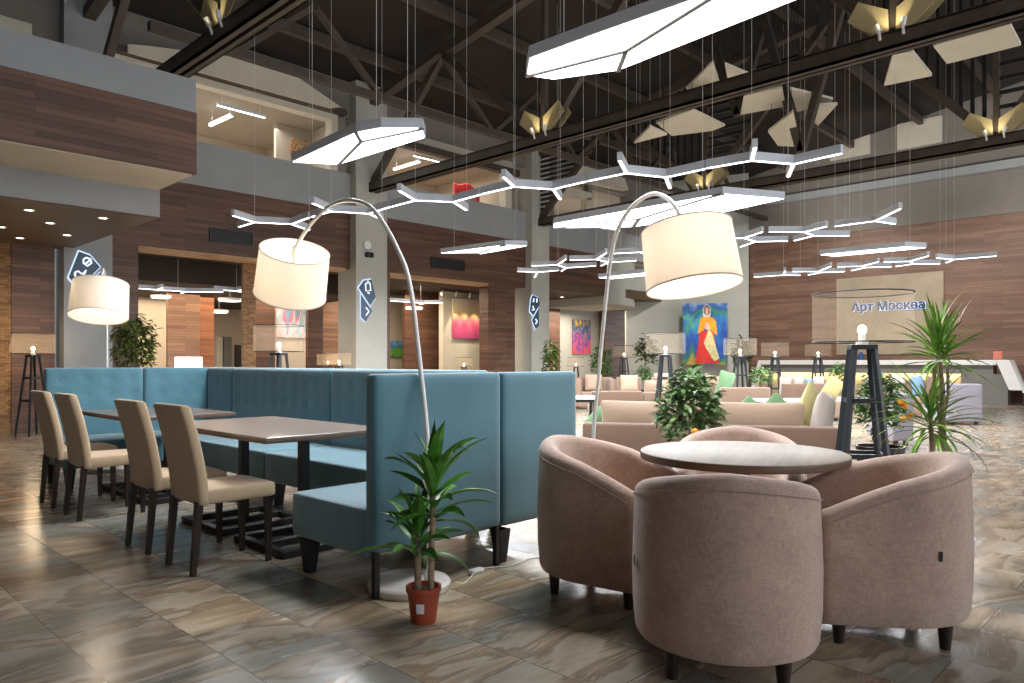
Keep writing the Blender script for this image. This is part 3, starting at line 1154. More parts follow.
# long run facing the dining chairs: inner face looks to -X
for lab, y0, y1 in (('long blue-grey banquette module behind the near dining table', 3.875, 5.775), ('long blue-grey banquette module behind the far dining table', 5.785, 7.725)):
    wv = y1 - y0
    cols = [.18 + i * (wv - .36) / 8 for i in range(9)]
    b = banquette(lab, (3.78, y0), R(90), wv, 0, wv, .79, rows2, cols, th=.16)
    feet(b, [(.08, .70, 'taper'), (wv - .08, .70, 'taper'), (.08, .1, 'taper'), (wv - .08, .1, 'taper')])
# far bench: faces the camera
b4 = banquette('pale blue tufted banquette module at the far end, beside the dining chairs', (2.94, 8.45), R(180), .92, 0, .92, .74, (1.03, .86), (.12, .34, .56, .78))
feet(b4, [(.06, .66, 'taper'), (.86, .66, 'taper'), (.06, .06, 'taper'), (.86, .06, 'taper')])
b5 = banquette('pale blue tufted banquette corner module where the two far runs meet', (3.78, 8.45), R(180), .83, .17, .83, .72, (1.03, .86), (.24, .44, .66))
side = tuft_back(.615, .235, 1.14, .16, (.98,), (.3,)).build('side_backrest', 'teal', b5)
side.rotation_euler = (0, 0, R(-90))
side.location = (0, .715, 0)
# local frame of the corner piece is turned 180 deg: its own +X points to the room's -X
feet(b5, [(.2, .62, 'taper'), (.78, .66, 'taper'), (.06, .06, 'taper'), (.78, .06, 'taper')])


# ---- arc floor lamps
def arc_lamp(base, pts, hub, axis, label, base_mat='marble', cord=None, dia=.49, ht=.325, watt=10, foot=(0, 0, 0)):
    """base: floor point; pts: world points of the arc from base to hub; hub: centre of the shade's upper rim; axis: shade axis (up)"""
    B = Vector(base)
    t = thing('arc_floor_lamp', label, 'floor lamp', base, 0, 'arc lamps with white drum shades')
    MB().lathe([(0, .05), (.2, .05), (.212, .046), (.22, .036), (.22, .012), (.212, .0), (0, 0)], 48, Matrix.Translation(foot)).build('base', base_mat, t)
    loc = [Vector(p) - B for p in pts]
    MB().tube(loc, [.0125] * len(loc), 12).build('arc_pole', 'chrome', t)
    MB().lathe([(0, .10), (.022, .10), (.028, .05), (.028, .049), (0, .049)], 20, Matrix.Translation(loc[0] - Vector((0, 0, loc[0].z)))).build('pole_collar', 'chrome', t)
    q = Vector((0, 0, 1)).rotation_difference(Vector(axis).normalized()).to_matrix().to_4x4()
    T = Matrix.Translation(Vector(hub) - B) @ q
    r0, r1 = dia / 2 * .965, dia / 2 * 1.02
    th = .004
    sh = MB().lathe([(r0, 0), (r1, -ht), (r1 - th, -ht), (r0 - th, 0)], 64, T, True)
    s_ = sh.build('lamp_shade', 'shade', t)
    rim = MB()
    for rr, zz in ((r0, 0), (r1, -ht)):
        rim.tube([T @ Vector((rr * math.cos(a), rr * math.sin(a), zz)) for a in [2 * math.pi * i / 48 for i in range(49)]], .004, 6, False)
    rim.build('shade_rim', 'cush_w', s_)
    sp = MB()
    sp.lathe([(0, .03), (.02, .03), (.022, -.02), (.024, -.075), (0, -.08)], 16, T)
    for k in range(3):
        a = 2 * math.pi * k / 3
        sp.tube([T @ Vector((.015 * math.cos(a), .015 * math.sin(a), -.02)), T @ Vector(((r0 - .003) * math.cos(a), (r0 - .003) * math.sin(a), -.004))], .003, 6)
    sp.build('socket', 'chrome', t)
    bl = T @ Vector((0, 0, -.14))
    MB().ball(bl, .034, 14, (1, 1, 1.25)).build('bulb', 'bulb_in', t)
    point('arc_lamp_light', B + (T @ Vector((0, 0, -.16))), watt, (1, .82, .6), .05)
    if cord:
        MB().tube([Vector(p) - B for p in cord[0]], .0035, 6).build('power_cord', 'white', t)
        if cord[1]:
            MB().rbox(Vector(cord[1]) - B, (.095, .05, .028), .012, (3, 2, 1)).build('foot_switch', 'white', t)
    return t


def arc_points(B, hub, px, n_mid=3):
    """points of the arc in the vertical plane through base B and hub, located by the sight lines px"""
    B, hub = Vector(B), Vector(hub)
    d = Vector((hub.x - B.x, hub.y - B.y, 0)).normalized()
    nn = Vector((-d.y, d.x, 0))
    out = []
    for a, b in px:
        r = ray(a, b)
        k = (B.dot(nn)) / (r.x * nn.x + r.y * nn.y)
        out.append(Vector((0, 0, EYE)) + r * k)
    return out


def smooth(P, n=6):
    out = []
    P = [P[0]] + list(P) + [P[-1]]
    for i in range(1, len(P) - 2):
        p0, p1, p2, p3 = P[i - 1:i + 3]
        for k in range(n):
            t = k / n
            out.append(.5 * ((2 * p1) + (p2 - p0) * t + (2 * p0 - 5 * p1 + 4 * p2 - p3) * t * t + (3 * p1 - p0 - 3 * p2 + p3) * t ** 3))
    out.append(P[-2])
    return out


FW, RT = Vector((CA, SA, 0)), Vector((SA, -CA, 0))
UPV = Vector((0, 0, 1))
# lamp whose shade hangs over the near dining table
B1 = Vector((2.45, 2.965, 0))
H1 = pD(295, 251, 4.9)
pts = arc_points(B1, H1, [(427.5, 440), (419.5, 360), (409.5, 283), (397, 248), (384, 224), (371, 207.5), (356, 201), (341, 201.5), (327, 208), (315, 219), (305, 232)])
P1 = smooth([Vector((B1.x, B1.y, .05)), Vector((B1.x, B1.y + .004, .4))] + pts + [H1 + Vector((0, 0, .015))])
cord = smooth([Vector((2.6, 2.93, .03)), Vector((2.66, 2.93, .012)), Vector((2.78, 3.0, .008)), Vector((2.92, 3.08, .006)), Vector((3.1, 3.0, .006)), Vector((3.3, 3.02, .006)), Vector((3.42, 2.92, .006)), Vector((3.5, 3.0, .006)), Vector((3.62, 2.95, .006))], 8)
arc_lamp((2.45, 2.965, 0), P1, H1, UPV + RT * .27 - FW * .5, 'white arc floor lamp with a tilted drum shade over the near dining table', 'marble', (cord, (2.86, 3.045, .014)), .47, .32, 8.5, (-.025, .135, 0))
# lamp whose shade hangs over the round table
B2 = Vector((4.02, 3.12, 0))
H2 = pD(686, 228, 3.8)
pts = arc_points(B2, H2, [(594, 427), (598, 385), (601, 350), (605, 308), (609.5, 266.8), (615.5, 236.7), (622, 221), (630, 209), (641, 199), (654, 193.6), (666, 197.5), (674, 205), (679.5, 214)])
P2 = smooth([Vector((B2.x, B2.y, .05)), Vector((B2.x - .01, B2.y - .02, .35))] + pts + [H2 + Vector((0, 0, .01))])
arc_lamp((4.02, 3.12, 0), P2, H2, UPV - RT * .1 + FW * .16, 'white arc floor lamp whose drum shade hangs beside the round table', 'marble', None, .475, .315, 7)
# lamp standing behind the far banquette
B3 = pY(107, HY, 8.85)
B3.z = 0
H3 = pD(101, 284, 6.9)
dd = (H3 - B3)
prof = [(0, .05), (0, .8), (0.01, 1.3), (.06, 1.65), (.2, 1.93), (.42, 2.08), (.66, 2.12), (.85, 2.05), (.97, 1.96)]
P3 = smooth([Vector((B3.x + dd.x * f, B3.y + dd.y * f, z)) for f, z in prof] + [H3])
arc_lamp(B3, P3, H3, UPV - RT * .07 + FW * .26, 'white arc floor lamp rising behind the far tufted banquette', 'marble', None, .49, .32, 6.5)


# ---- tripod lamps with gauze drum shades
def tripod_lamp(loc, label, rz=0, watt=5):
    t = thing('tripod_lamp', label, 'lamp', (loc[0], loc[1], 0), rz, 'black tripod lamps with gauze drum shades')
    ZT = 1.29
    for sx in (-1, 1):
        for sy in (-1, 1):
            MB().bar((sx * .062, sy * .062, ZT), (sx * .175, sy * .175, 0), .034, .034, up=(sx, sy, 0)).build('leg', 'blk_blue', t, False, .003)
    for z in (.94, .57):
        a = .062 + .113 * (1 - z / ZT)
        f = MB()
        for s in (-1, 1):
            f.b2((-a, s * a - .014, z - .016), (a, s * a + .014, z + .016))
            f.b2((s * a - .014, -a + .014, z - .016), (s * a + .014, a - .014, z + .016))
        f.build('brace_frame', 'blk_blue', t, False)
    MB().b2((-.082, -.082, ZT - .005), (.082, .082, ZT + .028)).build('top_block', 'blk_blue', t, False, .004)
    MB().lathe([(0, ZT + .028), (.04, ZT + .028), (.04, ZT + .05), (.024, ZT + .055), (.024, ZT + .1), (0, ZT + .1)], 20).build('socket', 'chrome', t)
    MB().ball((0, 0, ZT + .13), .029, 14, (1, 1, 1.15)).build('bulb', 'bulb', t)
    r = .315
    s_ = MB().lathe([(r, ZT + .045), (r, ZT + .375)], 56).build('lamp_shade', 'meshy', t)
    rim = MB()
    for z in (ZT + .045, ZT + .375):
        rim.tube([(r * math.cos(a), r * math.sin(a), z) for a in [2 * math.pi * i / 56 for i in range(57)]], .0045, 6, False)
    for k in range(4):
        a = math.pi / 2 * k + .4
        rim.tube([(.03 * math.cos(a), .03 * math.sin(a), ZT + .05), (r * math.cos(a), r * math.sin(a), ZT + .045)], .003, 6)
    rim.build('shade_frame', 'black', s_)
    point('tripod_lamp_light', (loc[0], loc[1], ZT + .135), watt, WARM, .04)
    return t


tl = tripod_lamp((5.25, 1.76), 'large black tripod lamp with gauze drum shade beside the spiky white-potted plant', R(30), 6)
TL = [(328, 18.2, 'small black tripod lamp with gauze shade deeper in the opening by the middle pillar', .84, 15),
      (464, 21.4, 'low tripod lamp with gauze shade under the pink and cream painting', .8, 20),
      (576, 21.5, 'low tripod lamp with gauze shade under the multicoloured painting', .8, 35),
      (503, 21.2, 'low tripod lamp with gauze shade before the wood wall near the third pillar', .86, 10),
      (665.5, 11.9, 'black tripod lamp with gauze shade just before the gallery portrait', 1, 20),
      (740, 14.5, 'black tripod lamp with gauze shade between the portrait and the reception counter', 1, 52),
      (775, 17.5, 'black tripod lamp with gauze shade rising behind the leafy light green shrub', 1, 10),
      (818, 18.5, 'black tripod lamp with gauze shade right before the sign panel edge', 1, 40),
      (624, 21, 'black tripod lamp with gauze shade against the dark wood recess wall', 1, 10),
      (513.5, 22.5, 'black tripod lamp with gauze shade against the third pillar', 1, 30),
      (279, 9.4, 'black tripod lamp with gauze shade behind the long dark banquette run', 1, 25),
      (339, 16.4, 'small black tripod lamp with gauze shade beside the middle pillar', .85, 5),
      (33, 12.0, 'black tripod lamp with gauze shade in the corner under the balcony', 1, 20)]
for px, d, lab, sc, rz in TL:
    p = pD(px, HY, d)
    dup(tl, (p.x, p.y, 0), R(rz), lab, None, sc if sc != 1 else None)
    point('tripod_lamp_light', (p.x, p.y, 1.425 * sc), (26 if px == 33 else 12) if px in (33, 339, 279, 513.5, 328) else 5, WARM, .04)

# ---- pendant panels: faceted polygons of white diffusers in a pale metal frame
def inset(poly, d):
    """shrink a convex-ish planar polygon (list of (x,y)) by d"""
    n = len(poly)
    ar = sum(poly[i][0] * poly[(i + 1) % n][1] - poly[(i + 1) % n][0] * poly[i][1] for i in range(n))
    sgn = 1 if ar > 0 else -1
    out = []
    for i in range(n):
        p0, p1, p2 = Vector(poly[i - 1]), Vector(poly[i]), Vector(poly[(i + 1) % n])
        e1, e2 = (p1 - p0).normalized(), (p2 - p1).normalized()
        n1, n2 = Vector((-e1.y, e1.x)) * sgn, Vector((-e2.y, e2.x)) * sgn
        b = (n1 + n2)
        k = d / max(.35, (1 + n1.dot(n2)))
        out.append(p1 + b * k)
    return out


def pendant_panel(outline, facets, z, label, watt, th=.085, cab=3):
    """outline / facets: lists of picture sight lines to the plane z, measured once; the panel is real geometry there"""
    P = [pZ(a, b, z) for a, b in outline]
    c = sum(P, Vector()) / len(P)
    t = thing('pendant_panel_light', label, 'pendant light', c, 0, 'faceted panel lights')
    L2 = [((p - c).x, (p - c).y) for p in P]
    body = MB()
    body.prism([(x, y, .006) for x, y in L2], (0, 0, th))
    body.build('housing', 'ltgrey_metal', t, False)
    for f in facets:
        Q = [pZ(a, b, z) - c for a, b in f]
        q = inset([(v.x, v.y) for v in Q], .012)
        MB().prism([(v[0], v[1], 0.0) for v in q], (0, 0, .006)).build('diffuser', 'panel', t, False)
    seen = {}
    for f in facets:
        for i in range(len(f)):
            k = frozenset((f[i], f[(i + 1) % len(f)]))
            seen[k] = seen.get(k, 0) + 1
    for k, n_ in seen.items():
        if n_ > 1:
            a_, b_ = [pZ(*q, z) - c for q in sorted(k)]
            MB().bar(a_ + Vector((0, 0, -.002)), b_ + Vector((0, 0, -.002)), .034 if c.length < 8 else .06, .016).build('rib', 'rib', t, False)
    for i in range(cab):
        v = Vector(L2[int(i * len(L2) / cab)]) * .7
        MB().tube([(v.x, v.y, th), (v.x, v.y, roof_z(c.y + v.y) - c.z - .012)], .0025, 5).build('cable', 'chrome', t)
    xs, ys = [v[0] for v in L2], [v[1] for v in L2]
    # one soft source per panel, as long as the panel
    far = max(range(len(L2)), key=lambda i: Vector(L2[i]).length)
    ang = math.atan2(L2[far][1], L2[far][0])
    ln = max(Vector(v).length for v in L2)
    area('panel_light', (c.x, c.y, c.z - .012), ln * 1.4, ln * .5, watt, COOL, (0, 0, ang))
    return t


J = (626, 50.5)
pendant_panel([(526, 76), (529, 58.5), (600, 32.5), (692, 0), (745, -20), (870, -34), (888, -26), (798, 0), (618, 71), (553.5, 80)],
              [[(526, 76), (529, 58.5), (600, 32.5), (692, 0), (745, -20), (707, 0), J], [(526, 76), J, (618, 71), (553.5, 80)], [J, (707, 0), (745, -20), (870, -34), (888, -26), (798, 0), (618, 71)]],
              3.35, 'largest faceted panel light, hanging at the top over the round table', 68)
J = (361, 141.2)
pendant_panel([(291, 162.5), (356, 132.5), (381, 128), (423, 128.5), (425.6, 138), (338, 164.8)],
              [[(291, 162.5), (356, 132.5), J, (338, 164.8)], [(356, 132.5), (381, 128), (423, 128.5), J], [J, (423, 128.5), (425.6, 138), (338, 164.8)]],
              3.2, 'faceted panel light glowing over the dining booth, left of the second truss'.replace('left of the second truss', 'close to the middle pillar'), 110)
J = (639, 218.6)
pendant_panel([(552.7, 228.2), (554, 223.7), (722.8, 194), (785, 199), (735, 210), (690, 219), (633, 227)],
              [[(552.7, 228.2), (554, 223.7), (722.8, 194), (705, 198.3), J], [(552.7, 228.2), J, (633, 227)], [J, (705, 198.3), (722.8, 194), (785, 199), (735, 210), (690, 219), (633, 227)]],
              3.2, 'longest faceted panel light, seen behind the white lampshade of the round table', 140)
J = (482, 251.2)
pendant_panel([(440.5, 253.3), (504.8, 245.3), (527.5, 246), (479.7, 254.2)],
              [[(440.5, 253.3), (504.8, 245.3), (490, 248.6), (479.7, 252.6)], [(479.7, 252.6), (490, 248.6), (504.8, 245.3), (527.5, 246), (479.7, 254.2)]],
              3.2, 'slim panel light hanging before the wood wall between two grey pillars', 190, .085, 2)
pendant_panel([(819.6, 255), (870, 250.2), (905, 247), (926.8, 248), (880, 252.4), (835, 256.5)],
              [[(819.6, 255), (870, 250.2), (905, 247), (926.8, 248), (880, 252.4), (835, 256.5)]],
              3.15, 'slim panel light hanging above the reception sign panel', 160, .09, 2)
pendant_panel([(598.2, 278), (625, 275), (655, 272.2), (672, 273), (640, 276.3), (612, 279)],
              [[(598.2, 278), (625, 275), (655, 272.2), (672, 273), (640, 276.3), (612, 279)]],
              3.15, 'slim panel light half hidden by the white lampshade, before the far grey wall', 150, .09, 2)


# ---- branching LED bars
def branch_light(segs, z, label, w=.05, th=.085):
    """segs: sight-line pairs on the plane z"""
    S = [(pZ(*a, z), pZ(*b, z)) for a, b in segs]
    c = sum((a + b for a, b in S), Vector()) / (2 * len(S))
    t = thing('branching_bar_light', label, 'pendant light', c, 0, 'branching bar lights')
    for a, b in S:
        a, b = a - c, b - c
        br = MB().bar(a + Vector((0, 0, th / 2)), b + Vector((0, 0, th / 2)), w, th).build('bar', 'ltgrey_metal', t, False)
        d = (b - a) * .015
        MB().bar(a + d - Vector((0, 0, .003)), b - d - Vector((0, 0, .003)), w * .46, .006).build('light_strip', 'led', br, False)
    area('bar_light_glow', (c.x, c.y, c.z - .02), (.8 if c.length < 12 else 1.6), .12, (16 if c.length < 12 else 26), COOL, (0, 0, 0))
    for p in (S[0][0], S[-1][1], ):
        e = p - c
        MB().tube([(e.x, e.y, th), (e.x, e.y, roof_z(p.y) - c.z - .012)], .002, 5).build('cable', 'chrome', t)
    return t


Z = 3.2
BR = [
    ([((254.7, 222.2), (232.8, 215.6)), ((254.7, 222.2), (239, 226.9)), ((254.7, 222.2), (291.4, 224.1)), ((291.4, 224.1), (309.4, 217.5)), ((291.4, 224.1), (309.4, 230.3))], Z, 'forked bar light nearest the balcony, first of the zigzag chain'),
    ([((331.3, 211.3), (312.5, 203.1)), ((331.3, 211.3), (311.5, 217)), ((331.3, 211.3), (368.8, 213.6)), ((368.8, 213.6), (390, 206.9)), ((368.8, 213.6), (382, 219.5))], Z, 'forked bar light crossing before the arc of the dining-table lamp'),
    ([((415.2, 200.3), (398.8, 190.5)), ((415.2, 200.3), (391.7, 206.6)), ((415.2, 200.3), (453.4, 201.9)), ((453.4, 201.9), (480, 194.7)), ((453.4, 201.9), (466.7, 210.3))], Z, 'forked bar light hanging before the red frame on the gallery'),
    ([((513.8, 186.6), (503.4, 176.9)), ((513.8, 186.6), (481.6, 194)), ((513.8, 186.6), (553.1, 189.2)), ((553.1, 189.2), (586, 181.4)), ((553.1, 189.2), (560.2, 199.4))], Z, 'forked bar light hanging before the third grey pillar'),
    ([((626.3, 173.1), (619.5, 160.3)), ((626.3, 173.1), (587.5, 181)), ((626.3, 173.1), (665.8, 177.3)), ((665.8, 177.3), (705.5, 168.7)), ((665.8, 177.3), (670, 188.4))], Z, 'forked bar light above the arc of the round-table lamp'),
    ([((751.7, 160.5), (755, 147.6)), ((751.7, 160.5), (706.6, 168.2)), ((751.7, 160.5), (793.6, 164)), ((793.6, 164), (842, 153.2)), ((793.6, 164), (788.2, 176.8))], Z, 'forked bar light ending the zigzag chain, beneath the pale ceiling panels'),
    ([((537.4, 272.2), (517.5, 271.3)), ((537.4, 272.2), (534.6, 277.5)), ((537.4, 272.2), (558.6, 270.3))], Z, 'small forked bar light over the third pillar sign'),
    ([((557.2, 264.9), (531.2, 265.8)), ((557.2, 264.9), (566, 259)), ((557.2, 264.9), (566, 267.8)), ((566, 267.8), (561.5, 271.2)), ((566, 267.8), (596.2, 265.8))], Z, 'forked bar light beside the third pillar, next to the tiny one'),
    ([((596.2, 259.4), (569.5, 259.9)), ((596.2, 259.4), (606.4, 252.8)), ((596.2, 259.4), (608.5, 262.2)), ((608.5, 262.2), (601, 265.8)), ((608.5, 262.2), (636.5, 260.6))], Z, 'forked bar light crossed by the pole of the round-table arc lamp'),
    ([((640, 252.1), (613.3, 253.5)), ((640, 252.1), (652, 250.3)), ((640, 252.1), (650, 255.5))], Z, 'forked bar light mostly hidden behind the round-table lampshade'),
    ([((744, 238), (720, 238.6)), ((744, 238), (762.5, 231.9)), ((744, 238), (755.5, 241.6)), ((755.5, 241.6), (740.5, 246.8)), ((755.5, 241.6), (788, 241))], Z, 'forked bar light emerging from behind the lampshade toward the reception'),
    ([((804.7, 231.9), (768.7, 231.9)), ((804.7, 231.9), (826.7, 226.3)), ((804.7, 231.9), (813.5, 235.8)), ((813.5, 235.8), (794.1, 240.7)), ((813.5, 235.8), (849.5, 235.8))], Z, 'forked bar light at the middle of the upper reception chain'),
    ([((875, 221), (834.6, 226.3)), ((875, 221), (900.5, 208.7)), ((875, 221), (895.2, 224))], Z, 'Y-shaped bar light ending the upper reception chain'),
    ([((783.6, 275), (753.7, 277.1)), ((783.6, 275), (785, 271)), ((783.6, 275), (800.3, 275.3))], Z, 'small forked bar light starting the lower reception chain'),
    ([((817.9, 271.5), (792.4, 271.5)), ((817.9, 271.5), (831, 266.2)), ((817.9, 271.5), (821, 272.4)), ((821, 272.4), (808.2, 275)), ((821, 272.4), (845.1, 271.5))], Z, 'forked bar light second in the lower reception chain'),
    ([((861, 266.2), (837.2, 266.7)), ((861, 266.2), (878.5, 261.8)), ((861, 266.2), (866.2, 267.4)), ((866.2, 267.4), (851.3, 270.6)), ((866.2, 267.4), (891.7, 266.7))], Z, 'forked bar light directly over the reception lettering'),
    ([((909.8, 261.2), (883.5, 261.9)), ((909.8, 261.2), (928.6, 255.9)), ((909.8, 261.2), (913.6, 263.9)), ((913.6, 263.9), (895.6, 266.4)), ((913.6, 263.9), (940, 263.9))], Z, 'forked bar light over the sign panel corner, above the spiky plant'),
    ([((954.2, 259.4), (936.2, 257.9)), ((954.2, 259.4), (997, 255.9)), ((954.2, 259.4), (946, 262.7))], Z, 'Y-shaped bar light ending the lower reception chain'),
]
for segs, z, lab in BR:
    branch_light(segs, z, lab)


def room_branch(segs, y, label, cz):
    """bar light in a colonnade room: sight lines on the upright plane y, hung from that room's ceiling"""
    S = [(pY(*a, y), pY(*b, y)) for a, b in segs]
    z = sum(a.z + b.z for a, b in S) / (2 * len(S))
    for i, (a, b) in enumerate(S):
        a.z = b.z = z
        if i:
            b.y += (-.45 if i % 2 else .45)
    c = sum((a + b for a, b in S), Vector()) / (2 * len(S))
    t = thing('branching_bar_light', label, 'pendant light', c, 0, 'branching bar lights')
    for a, b in S:
        br = MB().bar(a - c + Vector((0, 0, .04)), b - c + Vector((0, 0, .04)), .05, .08).build('bar', 'ltgrey_metal', t, False)
        MB().bar(a - c - Vector((0, 0, .003)), b - c - Vector((0, 0, .003)), .024, .006).build('light_strip', 'led', br, False)
    MB().tube([(0, 0, .08), (0, 0, cz - c.z - .012)], .003, 6).build('cable', 'chrome', t)


room_branch([((139, 291), (186, 291)), ((157, 291), (154, 291)), ((186, 291), (190, 291)), ((186, 291), (214, 291))], 15.95, 'long forked bar light inside the opening above the ficus', 3.42)
room_branch([((214, 291), (236, 291)), ((236, 291), (234, 291)), ((236, 291), (262, 291))], 15.9, 'forked bar light inside the opening, half behind the tilted lampshade', 3.42)
room_branch([((389, 303), (424, 303)), ((424, 303), (432, 303)), ((424, 303), (430, 303))], 15.9, 'forked bar light inside the opening crossed by the arc pole', 3.42)

# light bars under the gallery ceiling
for k, (q0, q1, lab) in enumerate((((225, 101), (273, 114), 'longer light bar under the gallery ceiling beside the balcony'),
                                   ((210, 126), (232, 116), 'short slanted light bar under the gallery ceiling, next to the longer one'),
                                   ((394, 170), (420, 162), 'short light bar under the gallery ceiling behind the middle panel light'),
                                   ((423, 153), (455, 161), 'longer light bar under the gallery ceiling behind the middle panel light'))):
    zb = 6.6
    a, b = pZ(*q0, zb), pZ(*q1, zb)
    if a.y < 15.1 or b.y < 15.1:
        dy = 15.2 - min(a.y, b.y)
        a.y += dy
        b.y += dy
    a.y, b.y = min(a.y, 18.4), min(b.y, 18.4)
    c = (a + b) / 2
    t = thing('bar_light', lab, 'pendant light', c, 0, 'light bars of the gallery')
    MB().bar(a - c + Vector((0, 0, .03)), b - c + Vector((0, 0, .03)), .07, .06).build('housing', 'ltgrey_metal', t, False)
    MB().bar(a - c - Vector((0, 0, .003)), b - c - Vector((0, 0, .003)), .06, .006).build('light_strip', 'led_w', t, False)
    for p in (a, b):
        e = (p - c) * .8
        MB().tube([(e.x, e.y, .06), (e.x, e.y, 6.94 - zb)], .003, 6).build('cable', 'chrome', t)

# recessed downlights in the balcony soffit
for k, (px, py, lab) in enumerate(((29, 210, 'recessed downlight of the soffit nearest the balcony edge'), (50, 223, 'recessed downlight in the middle of the balcony soffit'),
                                   (20, 238, 'recessed downlight over the corner tripod lamp'), (67, 235, 'recessed downlight close to the signed pillar top'),
                                   (103, 218, 'recessed downlight at the outer corner of the soffit'), (1, 227, 'recessed downlight farthest along the soffit from the signed pillar'))):
    p = pZ(px, py, 3.21)
    t = thing('downlight', lab, 'ceiling light', p, 0, 'recessed downlights of the soffit')
    MB().lathe([(.05, -.004), (.07, -.006), (.075, 0), (.05, 0)], 20, None, True).build('bezel', 'white', t)
    MB().lathe([(0, -.003), (.05, -.003), (.05, 0), (0, 0)], 18).build('lens', 'led_w', t)
    spot('downlight_beam', (p.x, p.y, 3.19), (p.x, p.y, 0), 14, (1, .84, .6), 95)
# spotlights of the far soffit and room ceilings
for px, py, lab in ((562, 297, 'recessed downlight in the brown far soffit, nearer the third pillar'), (579, 299, 'recessed downlight in the brown far soffit, nearer the grey bulkhead')):
    p = pZ(px, py, 3.42)
    t = thing('downlight', lab, 'ceiling light', p, 0, 'recessed downlights of the soffit')
    MB().lathe([(.06, -.004), (.09, -.006), (.095, 0), (.06, 0)], 20, None, True).build('bezel', 'white', t)
    MB().lathe([(0, -.003), (.06, -.003), (.06, 0), (0, 0)], 18).build('lens', 'led_w', t)
for px, py, w_, yy, cz, lab in ((161, 298, .42, 18.6, 2.92, 'round ceiling light over the cream wall behind the ficus'), (230, 301, .5, 17.2, 2.92, 'round ceiling light before the amber wood pier'), (219, 312.5, .45, 19.6, 2.92, 'round ceiling light deepest in the corridor'), (414, 309, .5, 17.6, 3.42, 'round ceiling light over the green landscape painting')):
    p = pY(px, py, yy)
    t = thing('ceiling_light', lab, 'ceiling light', p, 0, 'round ceiling lights of the rooms')
    MB().lathe([(w_ / 2, 0), (w_ / 2 + .02, .01), (w_ / 2 + .02, .06), (0, .06), (0, .055), (w_ / 2, .055)], 28, None, True).build('ring', 'white', t)
    MB().lathe([(0, -.002), (w_ / 2, -.002), (w_ / 2, .05), (0, .05)], 28).build('diffuser', 'led_w', t)
    MB().tube([(0, 0, .06), (0, 0, cz - p.z - .01)], .02, 10).build('stem', 'black', t)

# ================================================================= LOUNGE
def sofa(label, px0, px1, d0, d1, hback, mat, depth=.85, arms=True, seat=.42, facing=1, ncush=2, armh=None, loc=None):
    """sofa whose rear edge runs from sight line px0 at depth d0 to px1 at depth d1; facing 1 = looks away from the camera"""
    a, b = pD(px0, HY, d0), pD(px1, HY, d1)
    a.z = b.z = 0
    if facing < 0:
        a, b = b, a
    wd = (b - a).length
    rz = math.atan2((b - a).y, (b - a).x)
    t = thing('sofa', label, 'sofa', a, rz, 'lounge sofas')
    armh = armh or hback - .04
    MB().rbox((wd / 2, depth / 2, .17), (wd - .01, depth - .01, .22), .02, (4, 3, 2)).build('base', mat, t)
    MB().rbox((wd / 2, .09, (hback + .06) / 2), (wd, .18, hback - .06), .025, (8, 2, 4)).build('backrest', mat, t)
    aw = .16 if arms else 0
    if arms:
        for x in (aw / 2, wd - aw / 2):
            MB().rbox((x, .18 + (depth - .18) / 2, (armh + .06) / 2), (aw, depth - .18, armh - .06), .025, (2, 5, 4)).build('armrest', mat, t)
    n = ncush
    cw = (wd - 2 * aw) / n
    for i in range(n):
        MB().rbox((aw + cw * (i + .5), .18 + (depth - .18) / 2, seat - .06), (cw - .01, depth - .19, .15), .035, (4, 4, 2)).build('seat_cushion', mat, t)
    for x in (.08, wd - .08):
        for y in (.08, depth - .08):
            MB().b2((x - .025, y - .025, 0), (x + .025, y + .025, .065)).build('foot', 'black', t, False)
    return t


def cushion(label, loc, w_, h_, th, mat, yaw=0, tilt=0, roll=0, group='lounge cushions', name='cushion'):
    """soft cushion standing on its lower edge at loc; tilt leans it back, roll turns it in its own plane"""
    def fn(p):
        q = Vector(p)
        ux, uz = 2 * q.x / w_, 2 * q.z / h_
        k = max(.0, (1 - abs(ux) ** 3.2)) * max(0, (1 - abs(uz) ** 3.2))
        q.y *= .12 + .88 * k ** .6
        q.x *= 1 - .05 * (1 - uz * uz)
        q.z *= 1 - .05 * (1 - ux * ux)
        return q
    t = MB().rbox((0, 0, 0), (w_, th, h_), min(th * .4, .05), (9, 3, 9), fn).build(name, mat)
    half = (abs(math.cos(roll)) * h_ + abs(math.sin(roll)) * w_) / 2
    t.location = (loc[0], loc[1], loc[2] + half * math.cos(tilt) + th * .3 * abs(math.sin(tilt)))
    t.rotation_mode = 'XYZ'
    t.rotation_euler = (Euler((0, 0, yaw)).to_matrix() @ Euler((tilt, 0, 0)).to_matrix() @ Euler((0, roll, 0)).to_matrix()).to_euler()
    return props(t, label, 'cushion', group)


def coffee_table(label, c, w_, dd, h, rz):
    t = thing('coffee_table', label, 'table', (c.x, c.y, 0), rz, 'marble-topped low tables')
    MB().box((0, 0, h - .02), (w_, dd, .04)).build('tabletop', 'marble', t, False, .006)
    MB().box((0, 0, h - .06), (w_ - .06, dd - .06, .04)).build('apron', 'black', t, False)
    for x in (-1, 1):
        for y in (-1, 1):
            MB().b2((x * (w_ / 2 - .05) - .02, y * (dd / 2 - .05) - .02, 0), (x * (w_ / 2 - .05) + .02, y * (dd / 2 - .05) + .02, h - .08)).build('leg', 'black', t, False)
    return t


# first sofa, its back to the round table
def place(s_, x, y, z):
    return s_.matrix_basis @ Vector((x, y, z))


def on(s_, label, x, w_, h_, th, mat, roll=0, yaw=0, y=None, tilt=R(8), z=.44):
    y = .2 + th / 2 + h_ * math.sin(tilt) / 2 if y is None else y
    p_ = place(s_, x, y, z)
    return cushion(label, p_, w_, h_, th, mat, s_.rotation_euler.z + yaw, tilt, roll)


